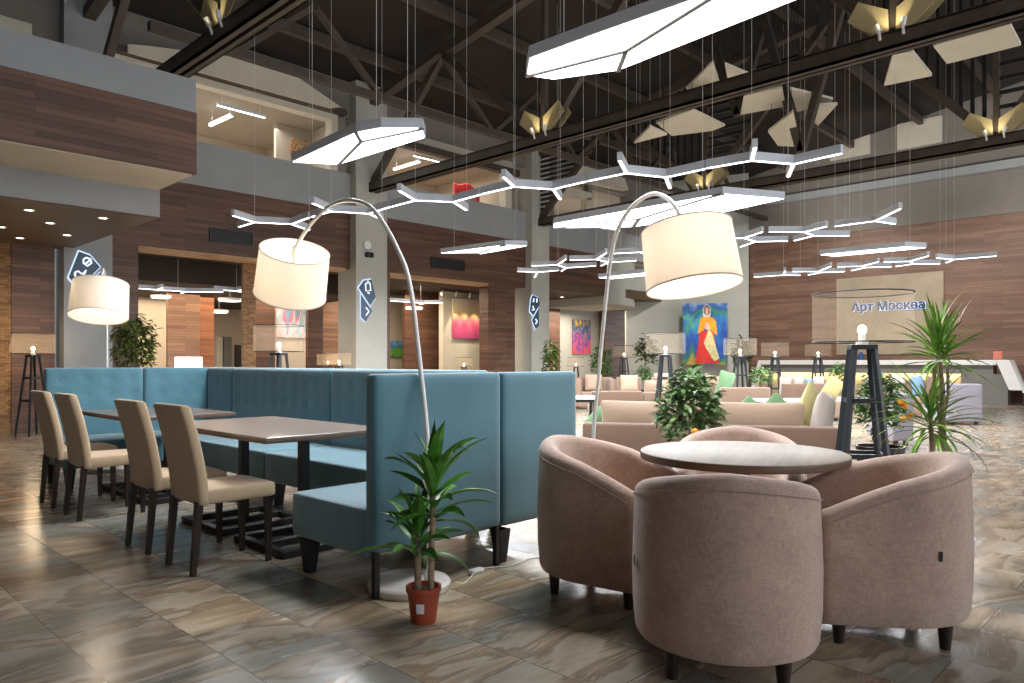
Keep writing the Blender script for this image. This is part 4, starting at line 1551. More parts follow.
s_ = sofa('tan sofa with its back to the round table, two long bolster cushions on it', 582, 839, 6.63, 6.125, .65, 'sofa', .95, False, .42, 1, 2)
on(s_, 'long sand bolster cushion on the tan sofa, behind the citrus tree and lamp pole', .60, .96, .40, .2, 'cush_b')
on(s_, 'long sand bolster cushion on the tan sofa, seen above the hidden tub armchair', 1.52, .84, .40, .2, 'cush_b')
on(s_, 'off-white cushion slumped at the tan sofa end next to the large tripod lamp', 2.1, .40, .46, .15, 'cush_w', R(8), R(66), .44)
on(s_, 'mint cushion leaning at the tan sofa end by the blue-grey banquette', .10, .25, .25, .11, 'cush_g', R(40), R(10), .56)
on(s_, 'pale yellow cushion standing on its corner behind the sand bolster', 2.05, .44, .44, .12, 'cush_y', R(30), R(58), .84)
on(s_, 'mint cushion peeking over the sand bolster beside the pale yellow one', 1.72, .35, .35, .10, 'cush_g', R(44), R(-6), .56)
on(s_, 'smallest mint cushion tip behind the sand bolster', 1.50, .32, .32, .10, 'cush_g', R(44), R(-6), .80)
# low tables
c = pD(790, HY, 10.6)
coffee_table('white marble table with black legs behind the tan sofa cushions', c, .88, .8, .66, R(-46))
c = pD(576, HY, 11.2)
coffee_table('white marble table with black legs cut off by the banquette end', c, .6, .6, .68, R(-46))
# other sofas
sofa('brown sofa back seen between the lamp pole and the citrus tree', 592, 643, 12.6, 12.6, .70, 'sofa', .85, False, .42, 1, 1)
s_ = sofa('light tan sofa module beside the brown one, behind the tripod lamp legs', 644, 690, 12.6, 12.6, .68, 'sofa_lt', .85, False, .42, 1, 1)
on(s_, 'sand cushion on the light tan sofa module behind the tripod lamp', .29, .48, .44, .16, 'cush_b')
s_ = sofa('light tan sofa holding the upright mint cushion, under the portrait tripod lamp', 722, 771, 13.2, 13.2, .74, 'sofa_lt', .85, False, .42, 1, 1)
on(s_, 'upright mint cushion against the light tan sofa, beside the citrus tree', .17, .34, .56, .13, 'cush_g', R(14), R(16), .42, R(4))
p = pD(715, HY, 14.4)
s_ = sofa('sand sofa seen in the gap beside the citrus tree top', 700, 722, 14.3, 14.3, .72, 'sofa_lt', .85, False, .42, 1, 1)
on(s_, 'sand cushion in the gap beside the citrus tree top', .31, .42, .46, .14, 'cush_b', R(14), R(8))
on(s_, 'faint mint cushion behind the citrus tree top', .1, .34, .52, .12, 'cush_g', R(16), R(-8), .58)
s_ = sofa('brown sofa back behind the marble table, three white cushions above it', 784, 831, 16.2, 16.2, .72, 'sofa', .85, False, .42, 1, 2)
for x, lab in ((.14, 'off-white cushion on the brown sofa, nearest the shrub'), (.42, 'off-white cushion in the middle of the brown sofa'), (.88, 'off-white cushion on the brown sofa, nearest the large tripod lamp')):
    on(s_, lab, x, .26 if x == .42 else .27, .44, .13, 'cush_w')
on(s_, 'small blue cushion between the off-white ones on the brown sofa', .65, .17, .40, .11, 'cush_bl')
s_ = sofa('light sofa module under the tilted pale yellow cushion', 834, 852, 14.9, 14.9, .40, 'sofa_lt', .7, False, .36, 1, 1)
on(s_, 'pale yellow cushion lying tilted at the brown sofa end', .14, .42, .42, .12, 'cush_y', R(28), R(10), .36, R(14), .38)
s_ = sofa('sand sofa far back under the multicoloured painting', 572, 612, 19.5, 19.5, .80, 'sofa_lt', .85, True, .42, -1, 2)
on(s_, 'sand cushion on the far sofa, beneath the multicoloured painting', .53, .46, .44, .16, 'cush_b')
s_ = sofa('sand sofa far back beneath the dark wood recess', 616, 640, 18.6, 18.6, .82, 'sofa_lt', .85, False, .42, -1, 1)
on(s_, 'sand cushion on the far sofa beside the recess tripod lamp', .32, .46, .44, .16, 'cush_b')
s_ = sofa('tan sofa far back before the bushy fern', 653, 678, 17.2, 17.2, .84, 'sofa', .85, False, .42, 1, 1)
on(s_, 'sand cushion on the tan sofa under the portrait', .3, .46, .5, .16, 'cush_b')
sofa('lavender-grey sofa end standing at the aisle behind the spiky plant', 948, 983, 14.0, 14.0, .78, 'lav', .9, False, .42, 1, 1)
sofa('lavender-grey sofa corner between the orange-bearing tree and the spiky plant', 893, 914, 10.6, 10.6, .74, 'lav', .8, False, .42, 1, 1)
s_ = sofa('peach sofa facing out before the amber-lit counter, cushions along it', 893, 950, 16.8, 16.4, .8, 'sofa_lt', .85, False, .42, -1, 2)
on(s_, 'blue cushion on the peach sofa behind the spiky plant', .68, .26, .44, .12, 'cush_bl', R(8))
on(s_, 'tan cushion on the peach sofa beside the blue one', .415, .2, .44, .12, 'sofa', R(-6))
on(s_, 'off-white cushion on the peach sofa next to the lavender sofa', .14, .22, .42, .12, 'cush_w', R(6))
on(s_, 'off-white cushion on the peach sofa end by the orange-bearing tree', 1.1, .34, .42, .12, 'cush_w', R(-8))


# ================================================================= PLANTS
def leaf(mb, base, az, el, length, width, droop, n=7, fold=.25, twist=0):
    """strap leaf: midrib arcs from elevation el downward by droop; V-folded"""
    p = Vector(base)
    hd = Vector((math.cos(az), math.sin(az), 0))
    sd = Vector((-math.sin(az), math.cos(az), 0))
    vs, fs = [], []
    e = el
    st = length / n
    for i in range(n + 1):
        u = i / n
        wd = width * (min(1, .35 + 2.6 * u) if u < .25 else 1) * (1 - max(0, (u - .45) / .55) ** 1.7) + .0008
        up = Vector((-hd.x * math.sin(e), -hd.y * math.sin(e), math.cos(e)))
        s2 = (sd * math.cos(twist * u) + up * math.sin(twist * u))
        vs += [p - s2 * wd / 2 + up * wd * fold, p, p + s2 * wd / 2 + up * wd * fold]
        d = hd * math.cos(e) + Vector((0, 0, math.sin(e)))
        p = p + d * st
        e -= droop / n * (0.4 + 1.2 * u)
    for i in range(n):
        a = i * 3
        fs += [(a, a + 1, a + 4, a + 3), (a + 1, a + 2, a + 5, a + 4)]
    mb.add(vs, fs)


def pot(t, r0, r1, h, mat, rim=True, dirt=True):
    th = .006
    pr = [(0, 0), (r0, 0), (r1 * .985, h * .84)]
    if rim:
        pr += [(r1 * 1.0, h * .84), (r1 * 1.06, h * .86), (r1 * 1.07, h)]
    else:
        pr += [(r1, h)]
    k = pr[-1][0]
    pr += [(k - th * 2, h), (r1 - th * 2, h * .8), (r0 * .9, th), (0, th)]
    o = MB().lathe(pr, 36).build('pot', mat, t)
    if dirt:
        MB().lathe([(0, h * .9), (r1 * .95, h * .88), (r1 * .9, h * .8), (0, h * .8)], 28).build('soil', 'soil', t)
    return o


rng = random.Random(7)
# dracaena in the red pot
D1 = (2.165, 2.66)
t = thing('potted_dracaena', 'leafy two-stemmed dracaena in a small terracotta-red pot by the banquette', 'plant', (D1[0], D1[1], 0))
po = pot(t, .058, .077, .165, 'terra')
lb = MB()
for i in range(9):
    a = AZ + math.pi + R(-6) + (i / 8 - .5) * .52
    for z in (.055, .1):
        lb.v.append(((.0735 - (.1 - z) * .1) * math.cos(a), (.0735 - (.1 - z) * .1) * math.sin(a), z))
for i in range(8):
    lb.f.append((2 * i, 2 * i + 2, 2 * i + 3, 2 * i + 1))
o = lb.build('price_sticker', 'label_w', po)
o['label'] = 'white paper sticker'
rt = RT
s0, s1 = rt * .035 - FW * .01, rt * -.028 + FW * .01
MB().tube([s0 + UPV * z + rt * dx for z, dx in ((.13, 0), (.3, .002), (.45, .008), (.58, .01), (.68, .012))], [.0155, .0145, .014, .012, .008], 12).build('stem', 'bark', t)
MB().tube([s1 + UPV * z for z in (.13, .22, .30, .38, .44)], [.0165, .0155, .015, .012, .006], 12).build('stem', 'bark', t)
fo = MB()
for i in range(30):
    u = i / 29
    b = s0 + rt * .012 + UPV * (.46 + .24 * u)
    leaf(fo, b, 2.4 * i + rng.uniform(-.3, .3), R(14 + 64 * u + rng.uniform(-22, 22)), rng.uniform(.2, .37), rng.uniform(.044, .066), R(70 - 48 * u + rng.uniform(-20, 25)), 8, .22, rng.uniform(-1.1, 1.1))
fo.build('foliage', 'leaf1', t)
fo = MB()
for i in range(26):
    u = i / 25
    b = s1 + UPV * (.28 + .16 * u)
    leaf(fo, b, 2.4 * i + 1 + rng.uniform(-.3, .3), R(14 + 60 * u + rng.uniform(-20, 20)), rng.uniform(.18, .34), rng.uniform(.04, .058), R(74 - 46 * u + rng.uniform(-20, 25)), 8, .22, rng.uniform(-1.1, 1.1))
fo.build('foliage', 'leaf1', t)

# spiky dracaena in the white pot
D2 = (4.62, 1.115)
t = thing('spiky_potted_plant', 'tall spiky dragon tree in a white pot behind the tub armchair', 'plant', (D2[0], D2[1], 0))
pot(t, .11, .155, .23, 'white', False)
top = rt * -.02 + UPV * 1.22
lo = rt * -.075 + UPV * .93
MB().tube([UPV * .18, UPV * .55 + rt * .006, UPV * .85 - rt * .01, UPV * 1.02 - rt * .006, UPV * 1.2 - rt * .02], [.024, .022, .02, .014, .011], 12).build('stem', 'bark', t)
MB().tube([UPV * .85 - rt * .01, UPV * 1.02 + rt * .025, UPV * 1.2 + rt * .02], [.012, .009, .008], 8).build('stem', 'bark', t)
MB().tube([UPV * .85 - rt * .012, UPV * 1.03 - rt * .05, UPV * 1.19 - rt * .06], [.012, .009, .008], 8).build('stem', 'bark', t)
MB().tube([UPV * .18 - rt * .03, UPV * .5 - rt * .055, UPV * .9 - rt * .075], [.018, .016, .012], 10).build('stem', 'bark', t)
fo = MB()
for i in range(60):
    u = i / 59
    b = top + UPV * (-.03 + .1 * u) + rt * rng.uniform(-.045, .045)
    leaf(fo, b, 2.4 * i + rng.uniform(-.4, .4), R(-14 + 96 * u ** .8 + rng.uniform(-10, 10)), rng.uniform(.25, .37) * (1 - .12 * u), rng.uniform(.019, .028), R(60 - 45 * u), 7, .2)
fo.build('foliage', 'leaf3', t)
fo = MB()
for i in range(58):
    u = i / 57
    b = lo + UPV * (-.14 + .12 * u) + rt * rng.uniform(-.03, .03)
    leaf(fo, b, 2.4 * i + rng.uniform(-.4, .4), R(-20 + 92 * u + rng.uniform(-10, 10)), rng.uniform(.26, .42), rng.uniform(.017, .025), R(95 - 62 * u), 8, .2)
fo.build('foliage', 'leaf3', t)
fo = MB()
for i in range(9):
    b = top + UPV * .16 + rt * rng.uniform(-.02, .1)
    leaf(fo, b, AZ - R(90) + rng.uniform(-.9, .9), R(rng.uniform(35, 75)), rng.uniform(.2, .28), .006, R(40), 6, .2)
fo.build('dry_leaves', 'dry', t)


def bush(name, label, loc, crown, rad, n, size, mat, trunk=None, potd=None, fruit=(), cat='plant', seed=1, cone=0, hang=.35):
    """leafy bush: crown centre height, radii (rx, ry, rz); many small folded leaves on short twigs"""
    g = random.Random(seed)
    t = thing(name, label, cat, (loc[0], loc[1], 0))
    cz = crown
    if potd:
        pot(t, potd[0], potd[1], potd[2], potd[3], False)
    z0 = potd[2] * .8 if potd else 0
    tips = []
    st = MB()
    st.tube([(0, 0, z0), (.01, .01, (z0 + cz) / 2), (0, 0, cz + rad[2] * .5)], [trunk or .014, (trunk or .014) * .8, .004], 8)
    for k in range(14):
        a = 2.4 * k
        zz = cz - rad[2] * .7 + rad[2] * 1.3 * k / 14
        e = Vector((math.cos(a) * rad[0] * .7, math.sin(a) * rad[1] * .7, zz + rad[2] * .22))
        st.tube([(0, 0, zz - .05), e * .5 + Vector((0, 0, (zz) * .5)), e], [.006, .004, .002], 5)
    st.build('stem', 'bark', t)
    fo = MB()
    i = 0
    while i < n:
        p = Vector((g.uniform(-1, 1), g.uniform(-1, 1), g.uniform(-1, 1)))
        if p.length > 1 or p.length < .35:
            continue
        k = 1 - cone * (p.z + 1) / 2
        lump = .82 + .22 * math.sin(5 * p.x + 3 * p.z + seed) * math.cos(4 * p.y + seed)
        q = Vector((p.x * rad[0] * k * lump, p.y * rad[1] * k * lump, cz + p.z * rad[2] * lump))
        az = math.atan2(p.y, p.x) + g.uniform(-.9, .9)
        leaf(fo, q, az, g.uniform(-.6, .7) - hang * .3, size * g.uniform(.7, 1.2), size * g.uniform(.34, .48), g.uniform(.3, 1.2), 3, .18, g.uniform(-.6, .6))
        i += 1
    fo.build('foliage', mat, t)
    for f in fruit:
        MB().ball(f, .027, 14).build('orange_fruit', 'orange', t)
    return t


tx = -FW * .2
bush('citrus_tree', 'bushy citrus tree with one orange, before the tan sofa', (4.97, 2.915), .87, (.34, .34, .34), 820, .095, 'leaf2', .012, (.11, .14, .26, 'terra'),
     [-FW * .33 + RT * -.045 + UPV * .70], seed=3, cone=.45)
p = pD(880, HY, 6.5)
bush('citrus_tree', 'citrus tree with several oranges behind the large tripod lamp', (p.x, p.y), .86, (.27, .27, .32), 640, .08, 'leaf2', .014, (.15, .2, .46, 'dark_wood'),
     [RT * .05 - FW * .26 + UPV * .86, RT * .085 - FW * .25 + UPV * .83, RT * .06 - FW * .27 + UPV * .72, RT * .16 - FW * .2 + UPV * .74], seed=5, cone=.3)
p = pD(135, HY, 12.0)
bush('potted_ficus', 'tall ficus with drooping olive leaves behind the far banquette', (p.x, p.y), 1.52, (.44, .44, .55), 760, .12, 'leaf4', .022, (.16, .2, .4, 'dark_wood'), seed=8, cone=.25, hang=1.2)
for px, d, cz, rad, n, sz, mt, lab, sd in (
        (762, 14.9, .92, (.24, .24, .22), 260, .1, 'leaf5', 'leafy light green shrub between the portrait lamp and the counter', 11),
        (644, 19.8, .88, (.26, .26, .26), 240, .11, 'leaf5', 'bushy fern below the grey wall, behind the far sofas', 12),
        (551, 18.2, 1.25, (.2, .2, .6), 240, .16, 'leaf4', 'narrow upright plant standing beside the third grey pillar', 13),
        (602, 22.2, 1.2, (.36, .36, .6), 260, .16, 'leaf1', 'dark leafy plant beside the recess tripod lamp', 14),
        (646, 22.3, 1.55, (.34, .34, .5), 220, .2, 'leaf4', 'tall leafy plant by the grey wall, behind the portrait tripod lamp', 15),
        (742, 23.0, 1.5, (.3, .3, .55), 220, .2, 'leaf4', 'tall leafy plant between the portrait and the reception counter', 16),
        (842, 17.8, .98, (.3, .3, .28), 260, .12, 'leaf5', 'green shrub by the amber-lit counter, beside the large tripod lamp', 17)):
    p = pD(px, HY, d)
    bush('potted_shrub', lab, (p.x, p.y), cz, rad, n, sz, mt, .012, (.15, .2, .36, 'white' if sd in (11, 17) else 'dark_wood'), seed=sd)

# ================================================================= RECEPTION
t = thing('reception_counter', 'long white-topped reception counter with amber light along its front', 'counter', (24.4, 8.1, 0))
HY0, HY1 = -3.55, 3.6
MB().b2((-.12, HY0, 1.11), (.6, HY1 - .25, 1.26)).build('worktop', 'white', t, False, .01)
MB().prism([(-.12, HY1 - .27, 1.26), (-.12, HY1 - .27 + .14, 1.26), (-.12, HY1 + .22, 0), (-.12, HY1 + .06, 0)], (.7, 0, 0)).build('end_panel', 'white', t, False)
MB().prism([(-.14, HY0 + .02, 1.26), (-.14, HY0 - .3, 1.26), (-.14, HY0 - .62, .42), (-.14, HY0 - .3, .42)], (.72, 0, 0)).build('end_panel', 'white', t, False)
MB().b2((0, HY0 + .1, .86), (.5, HY1 - .28, 1.11)).build('upper_front', 'counter_grey', t, False)
MB().b2((.03, HY0 + .9, .80), (.08, HY1 - .3, .855)).build('light_trough', 'glow_y', t, False)
MB().b2((.12, HY0 + .9, 0), (.5, HY1 - .1, .86)).build('lower_front', 'stone', t, False)
MB().b2((.0, HY0 - .25, 0), (.5, HY0 + .9, .86)).build('end_front', 'counter_grey', t, False)
area('counter_glow', (24.44, 8.5, .79), .05, 6, 30, (1, .7, .3), (0, R(-40), 0))
t = thing('reception_desk', 'low white desk joined to the end of the reception counter', 'desk', (24.0, 2.4, 0))
MB().b2((0, -1.9, .36), (.9, 1.5, .44)).build('desktop', 'white', t, False, .01)
MB().b2((.75, -1.9, .44), (.9, 1.5, 1.0)).build('back_panel', 'white', t, False, .01)
MB().b2((.2, -1.9, 0), (.85, 1.4, .36)).build('plinth', 'counter_grey', t, False)
MB().b2((.0, 1.44, 0), (.04, 1.48, .36)).build('leg', 'black', t, False)
p = pX(1019, 371, 24.8)
o = MB().box((24.84, min(p.y, 3.5), 1.0 + .2), (.12, .5, .40)).build('display_box', 'white', None, False, .01)
props(o, 'white box standing on the low white desk', 'box')
p = pX(998, 360, 24.6)
o = MB().rbox((24.62, p.y, 1.265 + .12), (.16, .22, .24), .02, (2, 2, 2)).build('card_box', 'pink')
props(o, 'small coral box on the end of the reception counter', 'box')
p = pX(861, 358, 24.7)
o = MB().lathe([(0, 0), (.07, 0), (.09, .12), (.05, .22), (.055, .25), (.04, .25), (0, .2)], 20).build('vase', 'letter', None, True, 0, (24.7, p.y, 1.26))
props(o, 'small blue vase on the reception counter behind the large tripod lamp', 'vase')

# lettering on the stone panel
fc = bpy.data.curves.new('lettering', 'FONT')
fc.body = 'Арт Москва'


def text_mesh(name, body, size, extrude, offset, mat, loc, rot, parent=None):
    cu = bpy.data.curves.new(name + '_curve', 'FONT')
    cu.body = body
    cu.size = size
    cu.extrude = extrude
    cu.offset = offset
    cu.align_x = 'CENTER'
    tmp = bpy.data.objects.new(name + '_tmp', cu)
    C.objects.link(tmp)
    bpy.context.view_layer.update()
    me = bpy.data.meshes.new_from_object(tmp.evaluated_get(bpy.context.evaluated_depsgraph_get()))
    bpy.data.objects.remove(tmp)
    me.materials.clear()
    me.materials.append(M[mat])
    me.name = name
    o = bpy.data.objects.new(name, me)
    C.objects.link(o)
    o.parent = parent
    o.location = loc
    o.rotation_euler = rot
    return o


bpy.data.curves.remove(fc)
pa, pb = pX(852, 310.5, 25.86), pX(925.5, 309, 25.86)
t = thing('wall_sign', 'backlit blue lettering on the stone panel of the reception wall', 'sign', (25.90, (pa.y + pb.y) / 2, (pa.z + pb.z) / 2))
tm = text_mesh('letters', 'Арт Москва', .56, .02, .012, 'letter', (-.05, 0, 0), (R(90), 0, R(-90)), t)
wd = tm.dimensions.x
bpy.context.view_layer.update()
sc_ = abs(pa.y - pb.y) / max(.1, tm.dimensions.x)
tm.scale = (sc_, sc_, 1)
hl = text_mesh('letter_backlight', 'Арт Москва', .56, .004, .035, 'halo', (-.005, 0, 0), (R(90), 0, R(-90)), t)
hl.scale = (sc_, sc_, 1)


# ================================================================= SIGNS, PICTURES, FITTINGS
def scaled(P, k):
    c = sum(P, Vector()) / len(P)
    return [c + (p - c) * k for p in P]


def column_sign(label, polys, icons, y=14.5):
    PP = [[pY(a, b, y) for a, b in q] for q in polys]
    allp = [p for q in PP for p in q]
    c = sum(allp, Vector()) / len(allp)
    t = thing('wayfinding_sign', label, 'sign', c, 0, 'hexagonal signs on the pillars')
    for q in PP:
        MB().prism([p - c for p in q], (0, .02, 0)).build('plate', 'sign', t, False)
        MB().prism([p - c + Vector((0, .028, 0)) for p in scaled(q, 1.1)], (0, .012, 0)).build('backlight', 'halo', t, False)
    for ic in icons:
        P = [pY(a, b, y - .008) - c for a, b in ic]
        MB().tube(P, .016 if 'middle' in label or 'behind' in label else .02, 6).build('symbol', 'icon', t)
    return t


column_sign('glowing navy hexagonal sign on the pillar behind the far arc lamp',
            [[(79, 251.5), (90, 255.5), (100, 267), (87, 280), (77, 287), (69, 277)], [(101, 272), (88, 283), (90, 297), (99, 290)]],
            [[(86, 257.5), (90.5, 259), (91.5, 263), (87.5, 266), (83.5, 263), (83.5, 259.5), (86, 257.5)], [(85, 264.5), (90, 260)],
             [(75, 272.5), (78, 271), (82, 274), (86, 270), (82.5, 278), (78, 278.5), (75, 275.5), (75, 272.5)]])
column_sign('glowing navy hexagonal sign with an arrow on the middle pillar',
            [[(364.2, 280.5), (371.5, 279.4), (375.8, 297.4), (370.6, 305.5), (359, 287.7)], [(361.3, 295), (372.3, 311), (365.8, 321.6), (361.3, 316.8)]],
            [[(365.5, 283.5), (370, 283), (370.8, 290.5), (366, 291), (365.5, 283.5)], [(367, 281.5), (369, 281.3)], [(367.5, 292.5), (369.5, 293.3)], [(366, 307.5), (369, 311.3), (366, 315.5)]])
column_sign('glowing navy hexagonal sign with two stacked symbols on the farthest pillar',
            [[(533, 295), (539, 298), (540, 304.3), (533.4, 315), (530.2, 311), (531.4, 299.7)], [(538.9, 308.4), (532.4, 320.2), (536, 329), (539.1, 325.8)]],
            [[(534, 298.5), (533.4, 302)], [(537, 298.5), (536.8, 302.5)], [(532.8, 306), (534.3, 310), (532, 310)], [(535.6, 319), (537.2, 321.5), (535.6, 324)]])
# fittings on the middle pillar
p = pY(367.5, 245, 14.52)
t = thing('wall_speaker', 'round white speaker high on the middle pillar', 'speaker', p)
MB().lathe([(0, 0), (.1, 0), (.105, .015), (.1, .03), (0, .03)], 24, Euler((R(90), 0, 0)).to_matrix().to_4x4() @ Matrix.Translation((0, 0, -.02))).build('housing', 'white', t)
p = pY(369.5, 255, 14.5)
t = thing('security_camera', 'black security camera below the round speaker on the middle pillar', 'camera', p)
MB().rbox((0, 0, 0), (.2, .1, .12), .02, (2, 2, 2)).build('housing', 'black_plastic', t)
MB().lathe([(0, 0), (.035, 0), (.035, .03), (0, .03)], 16, Euler((R(90), 0, 0)).to_matrix().to_4x4() @ Matrix.Translation((.04, 0, .045))).build('lens', 'black_plastic', t)
# air slots in the wood band
for q0, q1, lab in (((210, 231), (252, 240.5), 'dark air vent in the wood band above the ficus opening'), ((431, 258), (464, 268.5), 'dark air vent in the wood band under the slim panel light')):
    a, b = pY(*q0, WY - .01), pY(*q1, WY - .01)
    t = thing('air_vent', lab, 'vent', ((a.x + b.x) / 2, WY - .01, (a.z + b.z) / 2 - .02), 0, 'air vents in the wood band')
    w2, h2 = (b.x - a.x) / 2, .13
    fr = MB()
    for s in (-1, 1):
        fr.b2((-w2, -.02, s * h2 - .012), (w2, .01, s * h2 + .012))
        fr.b2((s * w2 - .012, -.02, -h2 + .012), (s * w2 + .012, .01, h2 - .012))
    fr.build('frame', 'dark_wood', t, False)
    sl = MB()
    for k in range(6):
        z = -h2 + .03 + k * .04
        sl.b2((-w2 + .012, -.012, z), (w2 - .012, .004, z + .014))
    sl.build('slats', 'black', t, False)
    MB().b2((-w2, .004, -h2), (w2, .009, h2)).build('backing', 'black', t, False)

# paintings on the room walls
P_ = {
    'pink': paint('sunset_pink_canvas', [(.0, rgb(176, 70, 130)), (.35, rgb(226, 90, 128)), (.48, rgb(236, 130, 140)), (.58, rgb(244, 206, 140)), (.7, rgb(250, 236, 190)), (1, rgb(252, 244, 226))], 1.6, (2.4, 1, .8), .95, .4),
    'blue': paint('striped_pastel_canvas', [(.2, rgb(230, 170, 180)), (.4, rgb(236, 206, 206)), (.48, rgb(130, 196, 226)), (.56, rgb(240, 236, 236)), (.65, rgb(226, 130, 160)), (.8, rgb(120, 190, 226))], 3, (1.6, 1, .2), .25, .2),
    'green': paint('green_landscape_canvas', [(.2, rgb(40, 110, 52)), (.4, rgb(120, 180, 60)), (.5, rgb(70, 150, 110)), (.62, rgb(60, 130, 200)), (.8, rgb(120, 180, 226))], 2.4, (1.6, 1, 1.4), .5, .5),
    'multi': paint('multicoloured_canvas', [(.15, rgb(226, 84, 60)), (.34, rgb(220, 90, 120)), (.45, rgb(70, 70, 160)), (.52, rgb(210, 96, 150)), (.6, rgb(60, 130, 150)), (.7, rgb(60, 60, 110)), (.85, rgb(214, 180, 80))], 2.6, (2.2, 1, 1.2), .5, .5),
    'gal': paint('warm_gallery_canvas', [(.25, rgb(40, 34, 30)), (.42, rgb(196, 60, 40)), (.5, rgb(232, 190, 60)), (.6, rgb(226, 220, 196)), (.75, rgb(60, 80, 60))], 6, (3, 1, 2), .15),
    'bg': paint('blue_green_canvas_ground', [(.12, rgb(206, 160, 50)), (.26, rgb(60, 130, 90)), (.4, rgb(32, 66, 160)), (.52, rgb(40, 110, 170)), (.62, rgb(70, 150, 110)), (.72, rgb(40, 90, 180)), (.86, rgb(170, 206, 230)), (1, rgb(226, 236, 244))], 1.7, (1.6, 1, 1.3), .5, .5),
}
for key, q0, q1, y, lab in (('pink', (452, 298), (480, 339), 17.58, 'pink and cream painting on the lit wall between two pillars'), ('blue', (276, 303), (307, 338), 18.38, 'pastel striped painting seen under the tilted lampshade'),
                            ('green', (390, 341), (405, 357.5), 19.58, 'small green landscape painting beside the middle pillar'), ('multi', (572, 319), (590, 354), 18.38, 'multicoloured painting on the grey recess wall'),
                            ('gal', (290, 138), (311, 158), 16.28, 'warm-coloured painting on the gallery behind the panel light')):
    a, b = pY(*q0, y), pY(*q1, y)
    zt, zb = max(a.z, b.z), min(a.z, b.z)
    t = thing('painting', lab, 'painting', ((a.x + b.x) / 2, y, (zt + zb) / 2), 0, 'paintings on the walls')
    MB().b2((-(b.x - a.x) / 2, -.04, -(zt - zb) / 2), ((b.x - a.x) / 2, -.005, (zt - zb) / 2)).build('canvas', P_[key], t, False)
    MB().b2((-(b.x - a.x) / 2 + .03, -.005, -(zt - zb) / 2 + .03), ((b.x - a.x) / 2 - .03, .016, (zt - zb) / 2 - .03)).build('stretcher', 'cream', t, False)
# portrait
pc = pD(705, 334, 26.35)
rzp = math.atan2(-(B - A).normalized().x * -1, 0) if False else math.atan2((B - A).y, (B - A).x)
t = thing('painting', 'tall painting of a robed figure in orange and red on the grey wall', 'painting', pc, rzp, 'paintings on the walls')
hw, hh = .80, 1.10
MB().b2((-hw, -.03, -hh), (hw, .01, hh)).build('canvas', P_['bg'], t, False)


def flat(name, pts, mat, dy, parent=t):
    """painted shape lying on the canvas; pts in 0..1 canvas units"""
    return MB().prism([(-hw + 2 * hw * x, -.03 - dy, -hh + 2 * hh * z) for x, z in pts], (0, .004, 0)).build(name, mat, parent, False)


pm = {k: simple(k + '_paint', c, .6, var=.18, scale=9) for k, c in (('orange_cloak', rgb(236, 146, 20)), ('red_robe', rgb(206, 48, 40)), ('cream_scarf', rgb(214, 204, 150)), ('dark_hair', rgb(90, 66, 70)), ('pale_hood', rgb(214, 206, 214)))}
flat('robe', [(.27, .02), (.82, .02), (.76, .2), (.68, .55), (.38, .55), (.33, .3)], pm['red_robe'], .004)
flat('cloak', [(.33, .50), (.46, .56), (.52, .62), (.62, .56), (.77, .48), (.74, .70), (.66, .77), (.56, .79), (.47, .78), (.40, .75), (.36, .64)], pm['orange_cloak'], .008)
flat('scarf', [(.47, .36), (.58, .58), (.66, .50), (.74, .28), (.82, .10), (.70, .06), (.64, .12), (.58, .20), (.52, .26)], pm['cream_scarf'], .012)
flat('hood', [(.45, .80), (.45, .92), (.50, .98), (.57, .98), (.62, .92), (.62, .80), (.57, .77), (.50, .77)], pm['pale_hood'], .008)
flat('hair', [(.475, .84), (.475, .93), (.51, .965), (.56, .965), (.595, .93), (.595, .84), (.56, .80), (.51, .80)], pm['dark_hair'], .012)
flat('face', [(.50, .84), (.495, .90), (.51, .935), (.555, .935), (.575, .90), (.57, .84), (.55, .80), (.55, .77), (.515, .77), (.52, .80)], 'cloth_face', .016)
flat('hands', [(.50, .58), (.47, .62), (.53, .70), (.58, .66), (.62, .60), (.57, .56)], 'cloth_face', .016)
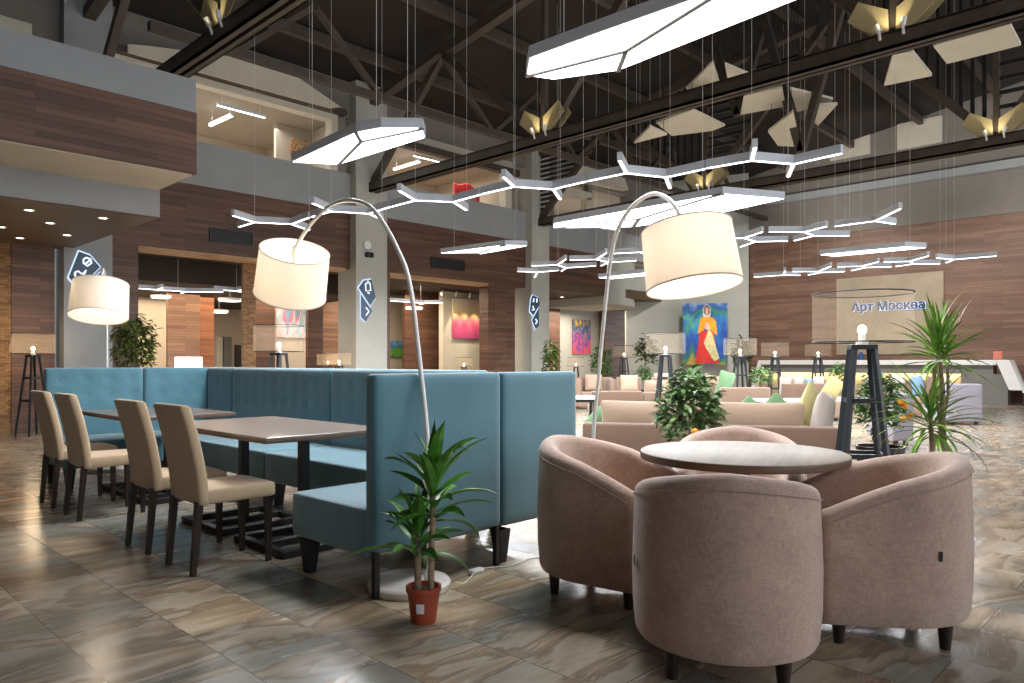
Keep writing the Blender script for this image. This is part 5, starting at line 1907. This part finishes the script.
# picture spotlights
nvec = Vector((-.72, -.69, 0))
for px in (688, 705, 722):
    q = pD(px, 300, 26.2)
    q.z = 3.55
    s_ = q + nvec * .75
    spot('picture_spot', (s_.x, s_.y, 4.2), (q.x - nvec.x * .1, q.y - nvec.y * .1, 1.6), 110, (1, .92, .8), 36, .5)
for px in (455, 464, 474):
    q = pY(px, 300, 17.55)
    spot('picture_spot', (q.x, 17.05, 3.3), (q.x, 17.6, 1.9), 60, (1, .86, .62), 44, .6)
for px in (284, 297):
    q = pY(px, 300, 18.35)
    spot('picture_spot', (q.x, 17.8, 2.85), (q.x, 18.4, 1.5), 20, (1, .9, .75), 44, .6)
a, b = pY(441, 291, 16.95), pY(472, 288, 16.95)
t = thing('track_spotlight', 'black ceiling track with three spots over the pink painting', 'spotlight', ((a.x + b.x) / 2, 16.95, 3.38))
MB().b2((-(b.x - a.x) / 2, -.02, 0), ((b.x - a.x) / 2, .02, .035)).build('track', 'black', t, False)
for x in (-.45, 0, .45):
    MB().tube([(x * (b.x - a.x), 0, 0), (x * (b.x - a.x), .02, -.06), (x * (b.x - a.x), .05, -.16)], [.012, .035, .04], 12).build('spot_head', 'white', t)

# red frame standing on the gallery and the lit box lamp
a, b = pY(455, 182, 16.0), pY(478, 206, 16.0)
t = thing('picture_frame', 'red ornate frame standing on the gallery behind the parapet', 'picture frame', ((a.x + b.x) / 2, 16.0, 4.75))
w2, zh, zt = (b.x - a.x) / 2, 1.05, max(a.z, b.z) - 4.75
for s in (-1, 1):
    MB().bar((s * w2, 0, 0), (s * w2, 0, zt - .05), .07, .06).build('post', 'red', t, False)
MB().rbox((0, 0, zt - .14), (2 * w2 + .12, .08, .26), .03, (8, 2, 3), lambda p: Vector((p.x, p.y, p.z + .05 * math.cos(9 * p.x)))).build('crest', 'red', t)
MB().b2((-w2, -.03, zh * .55), (w2, .03, zh * .68)).build('rail', 'red', t, False)
MB().b2((-w2 + .04, -.01, zh * .66), (w2 - .04, .01, zt - .2)).build('infill', 'pink', t, False)
a, b = pY(177, 357, 17.6), pY(200, 357, 17.6)
t = thing('box_lamp', 'glowing white box lamp standing before the wood pier', 'lamp', ((a.x + b.x) / 2, 17.6, 0))
w2 = (b.x - a.x) / 2
MB().b2((-w2, -.15, .1), (w2, .15, a.z)).build('shade', 'white_glow', t, False, .01)
MB().b2((-w2 - .02, -.17, 0), (w2 + .02, .17, .1)).build('base', 'dark_wood', t, False)
